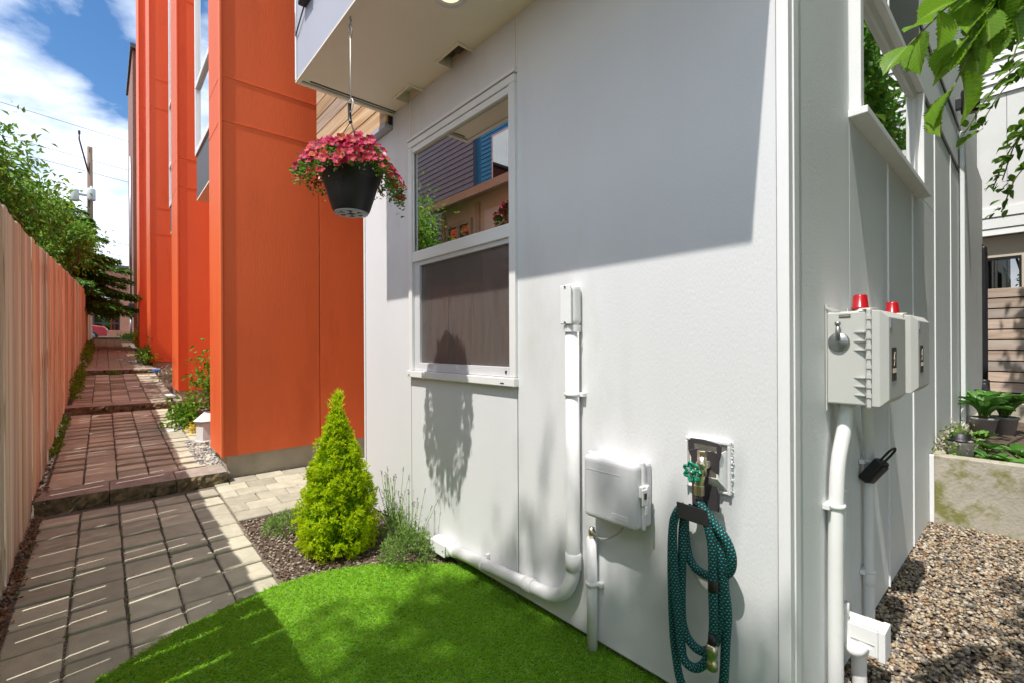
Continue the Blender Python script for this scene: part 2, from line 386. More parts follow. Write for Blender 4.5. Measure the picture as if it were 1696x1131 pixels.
M = dict(
    white=mat('white_paint', (0.68, 0.685, 0.69), 0.55, 0.03, 1.5, 0.12, 180, stain=(0.615, 0.612, 0.59), stain_scale=1.4, stain_pos=0.58, stretch=(1, 1, 0.4)),
    trim=mat('white_trim_paint', (0.78, 0.78, 0.78), 0.45, 0.02, 4, 0.04, 150),
    vinyl=mat('white_vinyl', (0.76, 0.755, 0.74), 0.35, 0.03, 3, 0.02, 90),
    pvc=mat('painted_conduit', (0.74, 0.74, 0.73), 0.38, 0.03, 5, 0.04, 60, stain=(0.58, 0.57, 0.53), stain_scale=6, stain_pos=0.68),
    soffit=mat('soffit_paint', (0.88, 0.80, 0.66), 0.6, 0.03, 1.2, 0.05, 120),
    fascia=mat('grey_violet_paint', (0.40, 0.41, 0.48), 0.5, 0.03, 2, 0.05, 140),
    charcoal=mat('charcoal_panel', (0.075, 0.075, 0.085), 0.5, 0.08, 3, 0.05, 100),
    greyside=mat('side_wall_paint', (0.71, 0.735, 0.73), 0.55, 0.03, 1.8, 0.18, 260, stain=(0.62, 0.65, 0.60), stain_scale=1.1, stain_pos=0.62, stretch=(1, 1, 0.35)),
    gap=mat('dark_gap', (0.035, 0.035, 0.035), 0.9, 0.2),
    orange=mat('orange_paint', (0.76, 0.128, 0.030), 0.55, 0.07, 1.6, 0.13, 60, stain=(0.67, 0.110, 0.026), stain_scale=2.2, stain_pos=0.54, stretch=(1, 1, 0.22)),
    orange_trim=mat('orange_trim_paint', (0.79, 0.16, 0.042), 0.5, 0.04, 3, 0.06, 120),
    concrete=mat('raw_concrete', (0.40, 0.36, 0.29), 0.85, 0.14, 5, 0.35, 60, stain=(0.26, 0.22, 0.16), stain_scale=7, stain_pos=0.63),
    moss_concrete=mat('mossy_concrete', (0.42, 0.38, 0.31), 0.88, 0.16, 5, 0.4, 50, stain=(0.20, 0.195, 0.06), stain_scale=5.5, stain_pos=0.47),
    paver=mat('paver_stone', (0.42, 0.392, 0.30), 0.85, 0.15, 9, 0.4, 150, objvar=0.19, stain=(0.30, 0.27, 0.19), stain_scale=5, stain_pos=0.60),
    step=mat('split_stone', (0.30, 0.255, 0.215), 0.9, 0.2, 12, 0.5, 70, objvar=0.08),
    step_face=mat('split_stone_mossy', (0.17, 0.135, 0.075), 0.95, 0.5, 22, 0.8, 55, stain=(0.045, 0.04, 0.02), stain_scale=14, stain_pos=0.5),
    soil=mat('soil', (0.085, 0.06, 0.042), 0.95, 0.35, 14, 0.8, 60, stain=(0.16, 0.115, 0.085), stain_scale=9, stain_pos=0.56),
    turf_base=mat('turf_backing', (0.08, 0.25, 0.012), 0.9, 0.3, 30, 0.6, 90),
    street=mat('asphalt', (0.06, 0.06, 0.062), 0.9, 0.2, 6, 0.4, 80),
    black_plastic=mat('black_plastic', (0.012, 0.011, 0.012), 0.42, 0.15, 6, 0.15, 120),
    dark_plastic=mat('dark_grey_plastic', (0.05, 0.045, 0.05), 0.45, 0.15, 8, 0.1, 80),
    box_grey=mat('pale_grey_plastic', (0.60, 0.60, 0.615), 0.42, 0.03, 3, 0.05, 200),
    panel_box=mat('warm_white_plastic', (0.52, 0.52, 0.49), 0.42, 0.03, 3, 0.06, 220),
    red=mat('red_plastic', (0.36, 0.004, 0.012), 0.22, 0.05, 8, spec=0.6, coat=0.4),
    steel=mat('steel', (0.38, 0.38, 0.38), 0.42, 0.1, 20, 0.05, 100, metal=1.0),
    brass=mat('nickel_brass', (0.62, 0.55, 0.42), 0.32, 0.15, 30, 0.15, 90, metal=1.0),
    greenwheel=mat('green_enamel', (0.0, 0.20, 0.11), 0.25, 0.1, 20, coat=0.5),
    wire=mat('dark_wire', (0.05, 0.05, 0.05), 0.5, 0.1),
    cable=mat('grey_cable', (0.45, 0.42, 0.38), 0.5, 0.1),
    hose=hose_mat('braided_hose'),
    glass=glass_mat('window_glass', 0.62, (0.35, 0.4, 0.4)),
    darkglass=glass_mat('dark_window_glass', 0.3, (0.2, 0.22, 0.22)),
    screen=screen_mat('insect_screen'),
    interior=mat('room_interior', (0.035, 0.03, 0.03), 0.9, 0.2),
    curtain=mat('drawn_curtain', (0.20, 0.165, 0.155), 0.9, 0.15, 6, stretch=(1, 14, 0.4)),
    fence=wood_mat('fence_cedar', [(0.33, 0.245, 0.14), (0.66, 0.585, 0.43), (0.82, 0.77, 0.63)], 'Z', var=(0.68, 1.2)),
    cedar=wood_mat('cedar_siding', [(0.27, 0.14, 0.07), (0.50, 0.34, 0.20), (0.62, 0.47, 0.33)], 'Y', freq=18),
    plank=wood_mat('pale_fence_plank', [(0.36, 0.22, 0.15), (0.56, 0.43, 0.34), (0.66, 0.56, 0.47)], 'Y', freq=16),
    bark=mat('bark', (0.11, 0.08, 0.055), 0.95, 0.35, 14, 0.9, 30, stretch=(1, 1, 0.25)),
    twig=mat('green_twig', (0.14, 0.16, 0.04), 0.7, 0.2, 30),
    pole=mat('weathered_pole', (0.16, 0.105, 0.075), 0.9, 0.25, 6, 0.3, 30, stretch=(1, 1, 0.1)),
    pebble=island_mat('pea_gravel', [(0.329, 0.250, 0.160), (0.149, 0.125, 0.102), (0.431, 0.346, 0.243), (0.259, 0.155, 0.083), (0.204, 0.184, 0.160), (0.376, 0.309, 0.237), (0.470, 0.412, 0.320), (0.110, 0.081, 0.058), (0.290, 0.206, 0.122)], 0.7),
    grit=island_mat('dark_grit', [(0.10, 0.08, 0.065), (0.22, 0.18, 0.14), (0.06, 0.05, 0.045), (0.32, 0.27, 0.22), (0.15, 0.105, 0.075), (0.20, 0.19, 0.18)], 0.85),
    mulch=island_mat('bark_mulch', [(0.14, 0.085, 0.055), (0.24, 0.17, 0.125), (0.09, 0.055, 0.04), (0.34, 0.27, 0.21), (0.19, 0.115, 0.075), (0.42, 0.36, 0.29)], 0.9),
    greygravel=island_mat('grey_gravel', [(0.30, 0.30, 0.30), (0.42, 0.42, 0.42), (0.22, 0.22, 0.23), (0.52, 0.51, 0.49), (0.35, 0.33, 0.31)], 0.8),
    drygrit=island_mat('dry_leaves', [(0.30, 0.12, 0.05), (0.20, 0.10, 0.05), (0.36, 0.22, 0.12), (0.14, 0.08, 0.05)], 0.8),
    turf=leaf_mat('turf_blades', [(0.26, 0.52, 0.025), (0.34, 0.62, 0.03), (0.43, 0.70, 0.05), (0.30, 0.57, 0.025), (0.55, 0.72, 0.18)], 0.5, 0.45),
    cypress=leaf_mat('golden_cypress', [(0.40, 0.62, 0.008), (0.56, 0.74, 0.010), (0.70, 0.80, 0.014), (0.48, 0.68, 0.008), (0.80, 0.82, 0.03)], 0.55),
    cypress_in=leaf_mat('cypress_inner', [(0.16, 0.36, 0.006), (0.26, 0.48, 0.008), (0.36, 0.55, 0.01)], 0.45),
    lavender=leaf_mat('grey_green_leaves', [(0.14, 0.25, 0.05), (0.22, 0.35, 0.08), (0.31, 0.45, 0.13), (0.18, 0.34, 0.05)], 0.35),
    stalk=leaf_mat('dark_seed_heads', [(0.05, 0.055, 0.035), (0.09, 0.10, 0.06), (0.035, 0.03, 0.035)], 0.1),
    basket_leaf=leaf_mat('petunia_leaves', [(0.07, 0.16, 0.015), (0.13, 0.26, 0.03), (0.19, 0.32, 0.05), (0.05, 0.11, 0.012)], 0.4),
    weeds=leaf_mat('weed_leaves', [(0.07, 0.20, 0.01), (0.13, 0.30, 0.015), (0.20, 0.38, 0.03), (0.05, 0.15, 0.01)], 0.4),
    tree_leaf=leaf_mat('tree_leaves', [(0.075, 0.22, 0.025), (0.13, 0.32, 0.035), (0.20, 0.40, 0.05), (0.055, 0.16, 0.02), (0.32, 0.46, 0.06)], 0.5),
    conifer=leaf_mat('conifer_sprays', [(0.03, 0.11, 0.014), (0.06, 0.18, 0.02), (0.11, 0.27, 0.028), (0.16, 0.33, 0.035)], 0.3),
    near_leaf=leaf_mat('hornbeam_leaves', [(0.10, 0.235, 0.012), (0.17, 0.34, 0.018), (0.13, 0.28, 0.014), (0.23, 0.40, 0.025)], 0.5, 0.38, obj=True, veins=True),
    far_leaf=leaf_mat('spray_leaves', [(0.07, 0.17, 0.012), (0.12, 0.25, 0.02), (0.17, 0.31, 0.03)], 0.45, obj=True),
    bergenia=leaf_mat('broad_leaves', [(0.05, 0.16, 0.015), (0.10, 0.26, 0.04), (0.17, 0.33, 0.09), (0.07, 0.20, 0.02)], 0.3, 0.35, obj=True),
    palepetal=leaf_mat('pale_foliage', [(0.35, 0.38, 0.20), (0.5, 0.42, 0.38), (0.25, 0.33, 0.10)], 0.3),
    yellowleaf=leaf_mat('yellow_blooms', [(0.75, 0.60, 0.05), (0.6, 0.5, 0.08)], 0.3),
    f1=flower_mat('magenta_petals', (0.44, 0.003, 0.055), (0.52, 0.02, 0.05), (0.75, 0.42, 0.04)),
    f2=flower_mat('pink_petals', (0.50, 0.003, 0.12), (0.55, 0.015, 0.08), (0.72, 0.45, 0.05)),
    f3=flower_mat('coral_petals', (0.54, 0.04, 0.035), (0.62, 0.12, 0.03), (0.16, 0.03, 0.01)),
    terracotta=mat('brown_pot', (0.16, 0.10, 0.07), 0.7, 0.15, 8, 0.2, 60),
    lantern=mat('speckled_white_metal', (0.66, 0.66, 0.65), 0.5, 0.05, 6, 0.1, 60, stain=(0.03, 0.03, 0.035), stain_scale=24, stain_pos=0.66),
    potgrey=mat('grey_pot', (0.30, 0.29, 0.28), 0.6, 0.1, 6, 0.1, 60),
    bucket=mat('white_bucket', (0.72, 0.71, 0.68), 0.45, 0.06, 5, 0.05, 60),
    lap_white=mat('white_lap_paint', (0.72, 0.73, 0.73), 0.55, 0.03, 3, 0.06, 120),
    lap_grey=mat('slate_lap_paint', (0.20, 0.26, 0.32), 0.6, 0.06, 3, 0.06, 120),
    blue=mat('bright_blue_paint', (0.02, 0.33, 0.66), 0.55, 0.06, 2, 0.06, 120),
    beige=mat('beige_paint', (0.60, 0.53, 0.43), 0.6, 0.04, 2, 0.06, 120),
    tan=mat('tan_trim_paint', (0.46, 0.40, 0.31), 0.6, 0.08, 4, 0.06, 120),
    brown_house=mat('brown_siding_paint', (0.215, 0.075, 0.04), 0.6, 0.08, 3, 0.06, 100),
    brick=mat('brick_wall', (0.42, 0.20, 0.13), 0.85, 0.2, 14, 0.3, 60),
    roof=mat('grey_shingles', (0.14, 0.13, 0.12), 0.9, 0.25, 12, 0.5, 40),
    carpaint=mat('car_paint_red', (0.45, 0.05, 0.06), 0.2, 0.03, coat=0.8),
    tyre=mat('tyre_rubber', (0.02, 0.02, 0.02), 0.85, 0.1),
    transformer=mat('grey_green_enamel', (0.50, 0.54, 0.50), 0.45, 0.06, 5),
    bluecloth=mat('blue_plastic', (0.02, 0.15, 0.50), 0.5, 0.1),
    label=mat('printed_label', (0.05, 0.035, 0.03), 0.5, 0.1),
    labelmark=mat('label_mark', (0.55, 0.50, 0.38), 0.5, 0.1),
    lampglow=emit_mat('lit_lamp_lens', (1.0, 0.74, 0.38), 0.75),
)

# ------------------------------------------------------------------ builders
def tag(o, label=None, cat=None, group=None, kind=None):
    if label: o['label'] = label
    if cat: o['category'] = cat
    if group: o['group'] = group
    if kind: o['kind'] = kind
    return o

def root_of(o):
    p = Vector((0, 0, 0))
    while o is not None:
        p = p + o.location
        o = o.parent
    return p

def thing(name, label, cat, loc, group=None, kind=None):
    o = bpy.data.objects.new(name, None)
    o.empty_display_size = 0.1
    o.location = loc
    COL.objects.link(o)
    return tag(o, label, cat, group, kind)

class B:
    """collects shapes, given in world coordinates, into one mesh"""
    def __init__(s):
        s.bm = bmesh.new()
        s.uv = None

    def box(s, x0, x1, y0, y1, z0, z1, bev=0.0, seg=2, mtx=None):
        c = Matrix.Translation(((x0 + x1) / 2, (y0 + y1) / 2, (z0 + z1) / 2)) @ Matrix.Diagonal((abs(x1 - x0), abs(y1 - y0), abs(z1 - z0), 1))
        if mtx: c = mtx @ c
        r = bmesh.ops.create_cube(s.bm, size=1, matrix=c)
        if bev:
            es = list({e for v in r['verts'] for e in v.link_edges})
            bmesh.ops.bevel(s.bm, geom=es, offset=bev, segments=seg, affect='EDGES', profile=0.5)
        return s

    def poly(s, pts):
        vs = [s.bm.verts.new(p) for p in pts]
        s.bm.faces.new(vs)
        return s

    def prism(s, pts, d):
        """polygon (list of 3D points) extruded by vector d"""
        d = Vector(d)
        a = [s.bm.verts.new(p) for p in pts]
        b = [s.bm.verts.new(Vector(p) + d) for p in pts]
        n = len(pts)
        fs = [s.bm.faces.new(a), s.bm.faces.new(b[::-1])]
        for i in range(n):
            fs.append(s.bm.faces.new((a[i], b[i], b[(i + 1) % n], a[(i + 1) % n])))
        bmesh.ops.recalc_face_normals(s.bm, faces=fs)
        return s

    def tube(s, path, r, n=12, cap=True, uvs=False, rad=None):
        P = [Vector(p) for p in path]
        rings = []
        up = None
        L = 0.0
        lens = []
        for i, p in enumerate(P):
            if i: L += (P[i] - P[i - 1]).length
            lens.append(L)
            t = (P[min(i + 1, len(P) - 1)] - P[max(i - 1, 0)]).normalized()
            if up is None:
                up = t.cross(Vector((0.13, 0.91, 0.37))).normalized()
            else:
                up = (up - t * up.dot(t)).normalized()
            w = t.cross(up)
            rr = rad[i] if rad else r
            rings.append([s.bm.verts.new(p + (up * math.cos(a) + w * math.sin(a)) * rr) for a in [2 * math.pi * k / n for k in range(n)]])
        uvl = s.bm.loops.layers.uv.verify() if uvs else None
        for i in range(len(rings) - 1):
            for k in range(n):
                k2 = (k + 1) % n
                f = s.bm.faces.new((rings[i][k], rings[i][k2], rings[i + 1][k2], rings[i + 1][k]))
                f.smooth = True
                if uvs:
                    per = 2 * math.pi * r
                    uu = [(k / n * 6, lens[i] / per * 6), ((k + 1) / n * 6, lens[i] / per * 6),
                          ((k + 1) / n * 6, lens[i + 1] / per * 6), (k / n * 6, lens[i + 1] / per * 6)]
                    for lp, q in zip(f.loops, uu):
                        lp[uvl].uv = q
        if cap:
            s.bm.faces.new(rings[0][::-1]); s.bm.faces.new(rings[-1])
        return s

    def cyl(s, p0, p1, r0, r1=None, n=16):
        r1 = r0 if r1 is None else r1
        return s.tube([p0, p1], r0, n, rad=[r0, r1])

    def lathe(s, prof, c, n=28, axis=None, cap_bottom=False, smooth=True):
        """profile of (radius, height) turned round a vertical axis through c (or along axis)"""
        c = Vector(c)
        q = Vector(axis).normalized().to_track_quat('Z', 'Y').to_matrix() if axis else Matrix.Identity(3)
        rings = []
        for r, h in prof:
            rings.append([s.bm.verts.new(c + q @ Vector((r * math.cos(2 * math.pi * k / n), r * math.sin(2 * math.pi * k / n), h))) for k in range(n)])
        for i in range(len(rings) - 1):
            for k in range(n):
                f = s.bm.faces.new((rings[i][k], rings[i][(k + 1) % n], rings[i + 1][(k + 1) % n], rings[i + 1][k]))
                f.smooth = smooth
        if cap_bottom:
            s.bm.faces.new(rings[0][::-1])
        return s

    def build(s, name, m, parent=None, loc=None, smooth=None, bevel=0.0, keep=None):
        bmesh.ops.recalc_face_normals(s.bm, faces=s.bm.faces[:]) if keep is None else None
        me = bpy.data.meshes.new(name)
        off = root_of(parent) if parent is not None else (Vector(loc) if loc is not None else Vector((0, 0, 0)))
        s.bm.transform(Matrix.Translation(-off))
        s.bm.to_mesh(me)
        s.bm.free()
        o = bpy.data.objects.new(name, me)
        COL.objects.link(o)
        for mm in (m if isinstance(m, (list, tuple)) else [m]):
            me.materials.append(mm)
        if parent is not None:
            o.parent = parent
        elif loc is not None:
            o.location = loc
        if bevel:
            md = o.modifiers.new('bevel', 'BEVEL'); md.width = bevel; md.segments = 2; md.limit_method = 'ANGLE'
        return o

def place(name, me, parent, loc, rot=(0, 0, 0), scale=(1, 1, 1)):
    """one more object on shared mesh data, given in world coordinates, as a part of parent"""
    o = bpy.data.objects.new(name, me)
    o.location = Vector(loc) - root_of(parent) if parent is not None else loc
    o.rotation_euler = rot
    o.scale = scale
    COL.objects.link(o)
    if parent is not None: o.parent = parent
    return o

def mesh_np(name, verts, faces, m, parent=None, loc=(0, 0, 0), smooth=False):
    """numpy arrays to a mesh object; faces is (N,3) or (N,4)"""
    off = np.array(root_of(parent) if parent is not None else loc)
    v = (verts - off).astype(np.float32)
    me = bpy.data.meshes.new(name)
    k = faces.shape[1]
    me.vertices.add(len(v)); me.vertices.foreach_set('co', v.ravel())
    me.loops.add(faces.size); me.loops.foreach_set('vertex_index', faces.astype(np.int32).ravel())
    me.polygons.add(len(faces))
    me.polygons.foreach_set('loop_start', np.arange(0, faces.size, k, dtype=np.int32))
    if smooth: me.polygons.foreach_set('use_smooth', np.ones(len(faces), dtype=bool))
    me.update(calc_edges=True)
    me.materials.append(m)
    o = bpy.data.objects.new(name, me)
    COL.objects.link(o)
    if parent is not None: o.parent = parent
    else: o.location = loc
    return o

def unit(a):
    return a / np.maximum(np.linalg.norm(a, axis=-1, keepdims=True), 1e-9)

def leaf_arrays(P, D, L, W, fold=0.25, droop=0.15, hint=None):
    """folded four-point leaves at P, pointing along D"""
    n = len(P)
    D = unit(D)
    h = NP.normal(size=(n, 3)) if hint is None else hint + 0.35 * NP.normal(size=(n, 3))
    S = unit(np.cross(D, h)); N = np.cross(S, D)
    L = np.broadcast_to(L, (n,))[:, None]; W = np.broadcast_to(W, (n,))[:, None]
    tip = P + D * L - N * L * droop
    a = P + D * L * 0.45 + S * W * 0.5 + N * W * fold
    b = P + D * L * 0.45 - S * W * 0.5 + N * W * fold
    v = np.stack([P, a, tip, b], 1).reshape(-1, 3)
    i = np.arange(n)[:, None] * 4
    f = np.concatenate([i + np.array([[0, 1, 2]]), i + np.array([[0, 2, 3]])], 0)
    return v, f

def join_arrays(lst):
    vs, fs, o = [], [], 0
    for v, f in lst:
        vs.append(v); fs.append(f + o); o += len(v)
    return np.concatenate(vs), np.concatenate(fs)

def pebbles(P, size, flat=0.6):
    """small irregular stones (squashed octahedra with a bevelled look) at P"""
    base = []
    ico = bmesh.new(); bmesh.ops.create_icosphere(ico, subdivisions=1, radius=1)
    bv = np.array([v.co[:] for v in ico.verts]); bf = np.array([[v.index for v in f.verts] for f in ico.faces]); ico.free()
    n = len(P)
    S = np.broadcast_to(size, (n,))
    ax = NP.uniform(0.65, 1.25, (n, 3)); ax[:, 2] *= flat
    ang = NP.uniform(0, 6.283, n)
    c, s_ = np.cos(ang), np.sin(ang)
    v = bv[None] * ax[:, None] * S[:, None, None] * NP.uniform(0.85, 1.12, (n, len(bv), 1))
    x = v[..., 0] * c[:, None] - v[..., 1] * s_[:, None]; y = v[..., 0] * s_[:, None] + v[..., 1] * c[:, None]
    z = v[..., 2] + 0.35 * NP.normal(size=n)[:, None] * x * 0.5
    v = np.stack([x, y, z], -1) + P[:, None]
    f = bf[None] + (np.arange(n) * len(bv))[:, None, None]
    return v.reshape(-1, 3), f.reshape(-1, 3)

def uni(n, *rng):
    return np.stack([NP.uniform(a, b, n) for a, b in rng], 1)

def smooth_path(pts, k=6):
    """Catmull-Rom through points"""
    P = [Vector(p) for p in pts]
    P = [P[0] * 2 - P[1]] + P + [P[-1] * 2 - P[-2]]
    out = []
    for i in range(1, len(P) - 2):
        for j in range(k):
            t = j / k
            a, b, c, d = P[i - 1], P[i], P[i + 1], P[i + 2]
            out.append(0.5 * ((2 * b) + (c - a) * t + (2 * a - 5 * b + 4 * c - d) * t * t + (3 * b - a - 3 * c + d) * t ** 3))
    out.append(P[-2])
    return out

# ------------------------------------------------------------------ terrain heights
TER = [(-9, 4.85, -0.042, 0.042, 2.5), (4.85, 8.7, 0.15, 0.055, 4.85), (8.7, 13.1, 0.45, 0.060, 8.7), (13.1, 25.6, 0.79, 0.065, 13.1), (25.6, 60, 1.66, 0.0, 25.6)]
def zpath(y):
    for a, b, z, m, y0 in TER:
        if y < b:
            return z + m * (max(y, 2.3) - y0)
    return 1.66

def zsoil(y):
    if y < 4.85: return zpath(y) - 0.06
    if y > 26: return 1.58
    return float(np.interp(y, [4.85, 8.7, 13.1, 26], [0.0, 0.29, 0.60, 1.58]))

def quadstrip_ground(name, m):
    ys = [-400, -60, -9, 0, 2.3, 4.85, 8.7, 13.1, 26, 45, 120, 1500]
    xs = [-1500, -60, -8, -0.4, 1.62, 9, 60, 1500]
    b = B()
    vv = [[b.bm.verts.new((x, y, zsoil(y))) for x in xs] for y in ys]
    for j in range(len(ys) - 1):
        for i in range(len(xs) - 1):
            b.bm.faces.new((vv[j][i], vv[j][i + 1], vv[j + 1][i + 1], vv[j + 1][i]))
    o = b.build(name, m)
    o['kind'] = 'structure'
    return o
quadstrip_ground('ground', M['soil'])

# the street at the far end of the alley
b = B(); b.box(-60, 60, 33, 46, 1.585, 1.62); tag(b.build('street', M['street']), kind='structure')

# ------------------------------------------------------------------ paved path
path = thing('paved_path', None, None, (0, 3.5, -0.04), kind='structure')
bed = B()
for a, c, z, m_, y0 in TER[:4]:
    ya, yb = max(a, 2.0), min(c, 25.6)
    xr = 0.74 if ya < 4 else 0.86
    bed.poly([(-0.36, ya, zpath(ya + 1e-4) - 0.018), (xr, ya, zpath(ya + 1e-4) - 0.018), (xr, yb, zpath(yb - 1e-4) - 0.018), (-0.36, yb, zpath(yb - 1e-4) - 0.018)])
bed.poly([(0.742, 3.86, zpath(3.86) - 0.019), (3.2, 3.86, zpath(3.86) - 0.05), (3.2, 4.97, zpath(4.84) - 0.05), (0.742, 4.95, zpath(4.84) - 0.019)])
bed.build('joint_sand', mat('joint_sand', (0.15, 0.125, 0.095), 0.95, 0.4, 40, 0.6, 90), path)

def paver_mesh(w, l, seed):
    r = random.Random(seed)
    bm = bmesh.new()
    bmesh.ops.create_cube(bm, size=1, matrix=Matrix.Diagonal((w, l, 0.05, 1)))
    bmesh.ops.bevel(bm, geom=bm.edges[:], offset=0.006, segments=1, affect='EDGES')
    for v in bm.verts:
        v.co.x += r.uniform(-.0025, .0025); v.co.y += r.uniform(-.0025, .0025); v.co.z += r.uniform(-.0008, .0008)
    me = bpy.data.meshes.new('paver'); bm.to_mesh(me); bm.free()
    me.materials.append(M['paver'])
    return me
PW, PL = 0.2135, 0.232
pav = [paver_mesh(PW - 0.010, PL - 0.0045, i) for i in range(5)]
pav2 = [paver_mesh(0.225, 0.178, 20 + i) for i in range(4)]
def set_paver(x, y, slope, me, zadd=0.0, rz=0.0, sx=1.0):
    place('paver', me, path, (x, y, -0.042 + 0.042 * (y - 2.5) - 0.025 + zadd + rnd.uniform(-.0022, .0022)),
          (math.atan(slope) + rnd.uniform(-.006, .006), rnd.uniform(-.006, .006), rz + rnd.uniform(-.008, .008)), (sx, 1, 1))
for ti, (ya, yb, ncol) in enumerate(((2.16, 4.83, 5), (5.14, 8.68, 5.6), (8.96, 13.06, 5.6))):
    slope = TER[ti][3]
    for c in range(int(math.ceil(ncol))):
        x = -0.345 + PW * (c + 0.5)
        me_s = pav
        off = rnd.uniform(0, 0.06)
        y = ya + PL / 2 + (off if ti == 0 else 0)
        k = 0
        while y + PL / 2 < yb + 0.04:
            if not (ti == 0 and y < 2.45 and c > 1):
                o = None
                half = (c == 5)
                place('paver', rnd.choice(me_s), path, (x - (0.045 if half else 0), y, zpath(y) - 0.025 + rnd.uniform(-.0025, .0025)),
                      (math.atan(slope) + rnd.uniform(-.006, .006), rnd.uniform(-.006, .006), rnd.choice((0, math.pi)) + rnd.uniform(-.01, .01)), (0.58 if half else 1, 1, 1))
            y += PL + rnd.uniform(-.004, .004)
            k += 1
# side passage between the two houses
for r_ in range(6):
    y = 3.955 + r_ * 0.1825
    for c in range(9):
        x = 0.846 + c * 0.232 - (0.116 if r_ % 2 else 0.0)
        half = r_ % 2 and c == 0
        set_paver(x + (0.058 if half else 0), y, 0.042, rnd.choice(pav2), -0.002 - 0.012 * max(0, x - 0.8), 0.0, 0.48 if half else 1.0)
# the third flight onwards: too far away to pick the stones apart
b = B()
y = 13.45
while y < 25.3:
    for c in range(5):
        x = -0.345 + PW * (c + 0.5)
        z = zpath(y)
        b.box(x - PW / 2 + .006, x + PW / 2 - .006, y - .112, y + .112, z - .05, z + rnd.uniform(-.003, .003))
    y += PL
tag(b.build('far_pavers', M['paver'], path), kind='stuff')

# loose grit in the wide joints
pts = []
for c in range(1, 5):
    x = -0.345 + PW * c
    n = 420
    yy = NP.uniform(2.3, 4.8, n)
    pts.append(np.stack([x + NP.normal(0, .004, n), yy, np.array([zpath(v) for v in yy]) - .008], 1))
    n = 260
    yy = NP.uniform(5.15, 8.6, n)
    pts.append(np.stack([x + NP.normal(0, .004, n), yy, np.array([zpath(v) for v in yy]) - .008], 1))
v, f = pebbles(np.concatenate(pts), NP.uniform(.002, .0055, sum(len(p) for p in pts)))
tag(mesh_np('joint_grit', v, f, M['grit'], path), kind='stuff')

# small weeds rooted in the joints
n = 150
yy = NP.uniform(2.5, 8.5, n)
xx = -0.345 + PW * NP.randint(0, 6, n) + NP.normal(0, .006, n)
keep = NP.uniform(size=n) < .55
P = np.stack([xx, yy, np.array([zpath(v_) for v_ in yy]) - .008], 1)[keep]
P = np.repeat(P, 5, 0) + NP.normal(0, .008, (len(P) * 5, 3)) * np.array([1, 1.6, 0])
v, f = leaf_arrays(P, NP.normal(size=P.shape) + np.array([0, 0, .5]), NP.uniform(.008, .022, len(P)), .007)
tag(mesh_np('joint_weeds', v, f, M['weeds'], path), kind='stuff')

# stone steps
def step_block(x0, x1, y0, y1, z0, z1, par, seed):
    r = np.random.RandomState(seed)
    nx, nz = 14, 6
    b = B()
    xs = np.linspace(x0, x1, nx); zs = np.linspace(z0, z1, nz)
    g = [[None] * nx for _ in range(nz)]
    for j in range(nz):
        for i in range(nx):
            e = 0.2 if (j == nz - 1) else 1.0
            g[j][i] = b.bm.verts.new((xs[i], y0 - e * abs(r.normal(0, .011)) - 0.004 * (1 - j / nz), zs[j] + (0 if j in (0, nz - 1) else r.normal(0, .003))))
    for j in range(nz - 1):
        for i in range(nx - 1):
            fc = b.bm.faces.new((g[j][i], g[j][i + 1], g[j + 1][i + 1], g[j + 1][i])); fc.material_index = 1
    top = [[b.bm.verts.new((xs[i], y, z1 + 0.05 * (y - y0) + r.normal(0, .0012))) for i in range(nx)] for y in (y0 + .02, (y0 + y1) / 2, y1)]
    rows = [g[-1]] + top
    for j in range(3):
        for i in range(nx - 1):
            b.bm.faces.new((rows[j][i], rows[j][i + 1], rows[j + 1][i + 1], rows[j + 1][i]))
    back = [b.bm.verts.new((xs[i], y1, z0)) for i in range(nx)]
    for i in range(nx - 1):
        b.bm.faces.new((top[-1][i], top[-1][i + 1], back[i + 1], back[i]))
        b.bm.faces.new((back[i], back[i + 1], g[0][i + 1], g[0][i]))
    for i in (0, nx - 1):
        b.bm.faces.new([g[j][i] for j in range(nz)] + [t[i] for t in top] + [back[i]])
    return b.build('step_block', [M['step'], M['step_face']], par)

STEP_LBL = ['widest nearest rough stone step crossing the path at the orange corner',
            'second rough stone step up the alley, beside the white lantern',
            'third stone step up the alley with weeds at its left end',
            'farthest low stone step at the end of the alley path']
for i, (y, zt, xa, xb, cuts) in enumerate(((4.85, 0.152, -0.39, 0.835, (0.03, 0.46)), (8.7, 0.455, -0.41, 0.90, (0.1, 0.52)), (13.1, 0.79, -0.40, 0.90, (0.2,)), (25.6, 1.665, -0.35, 1.0, (0.3,)))):
    s_ = thing('stone_step', STEP_LBL[i], 'step', (0.2, y, zpath(y - .01)), 'stone steps of the alley path')
    xs = [xa] + list(cuts) + [xb]
    for k in range(len(xs) - 1):
        step_block(xs[k] + .003, xs[k + 1] - .003, y, y + 0.275, zt - .15, zt, s_, 40 + i * 9 + k)

# ------------------------------------------------------------------ fence along the alley
fence = thing('wooden_fence', 'tall brown cedar board fence running the whole left side of the alley', 'fence', (-0.41, 3.6, -0.08))
FT = ([-3, 3.5, 5.25, 8, 13.5, 25.6, 30], [2.0, 2.03, 2.095, 2.286, 2.62, 3.365, 3.6])
FB = ([-3, 3.6, 5.17, 7.86, 13.3, 26, 30], [-.11, -.08, .10, .36, .74, 1.60, 1.7])
def board_mesh(w, seed):
    r = random.Random(seed)
    bm = bmesh.new()
    bmesh.ops.create_cube(bm, size=1, matrix=Matrix.Translation((0, 0, .5)) @ Matrix.Diagonal((.017, w, 1, 1)))
    bmesh.ops.bevel(bm, geom=[e for e in bm.edges if abs(e.verts[0].co.z - e.verts[1].co.z) > .5], offset=.002, segments=1, affect='EDGES')
    me = bpy.data.meshes.new('board'); bm.to_mesh(me); bm.free(); me.materials.append(M['fence'])
    return me
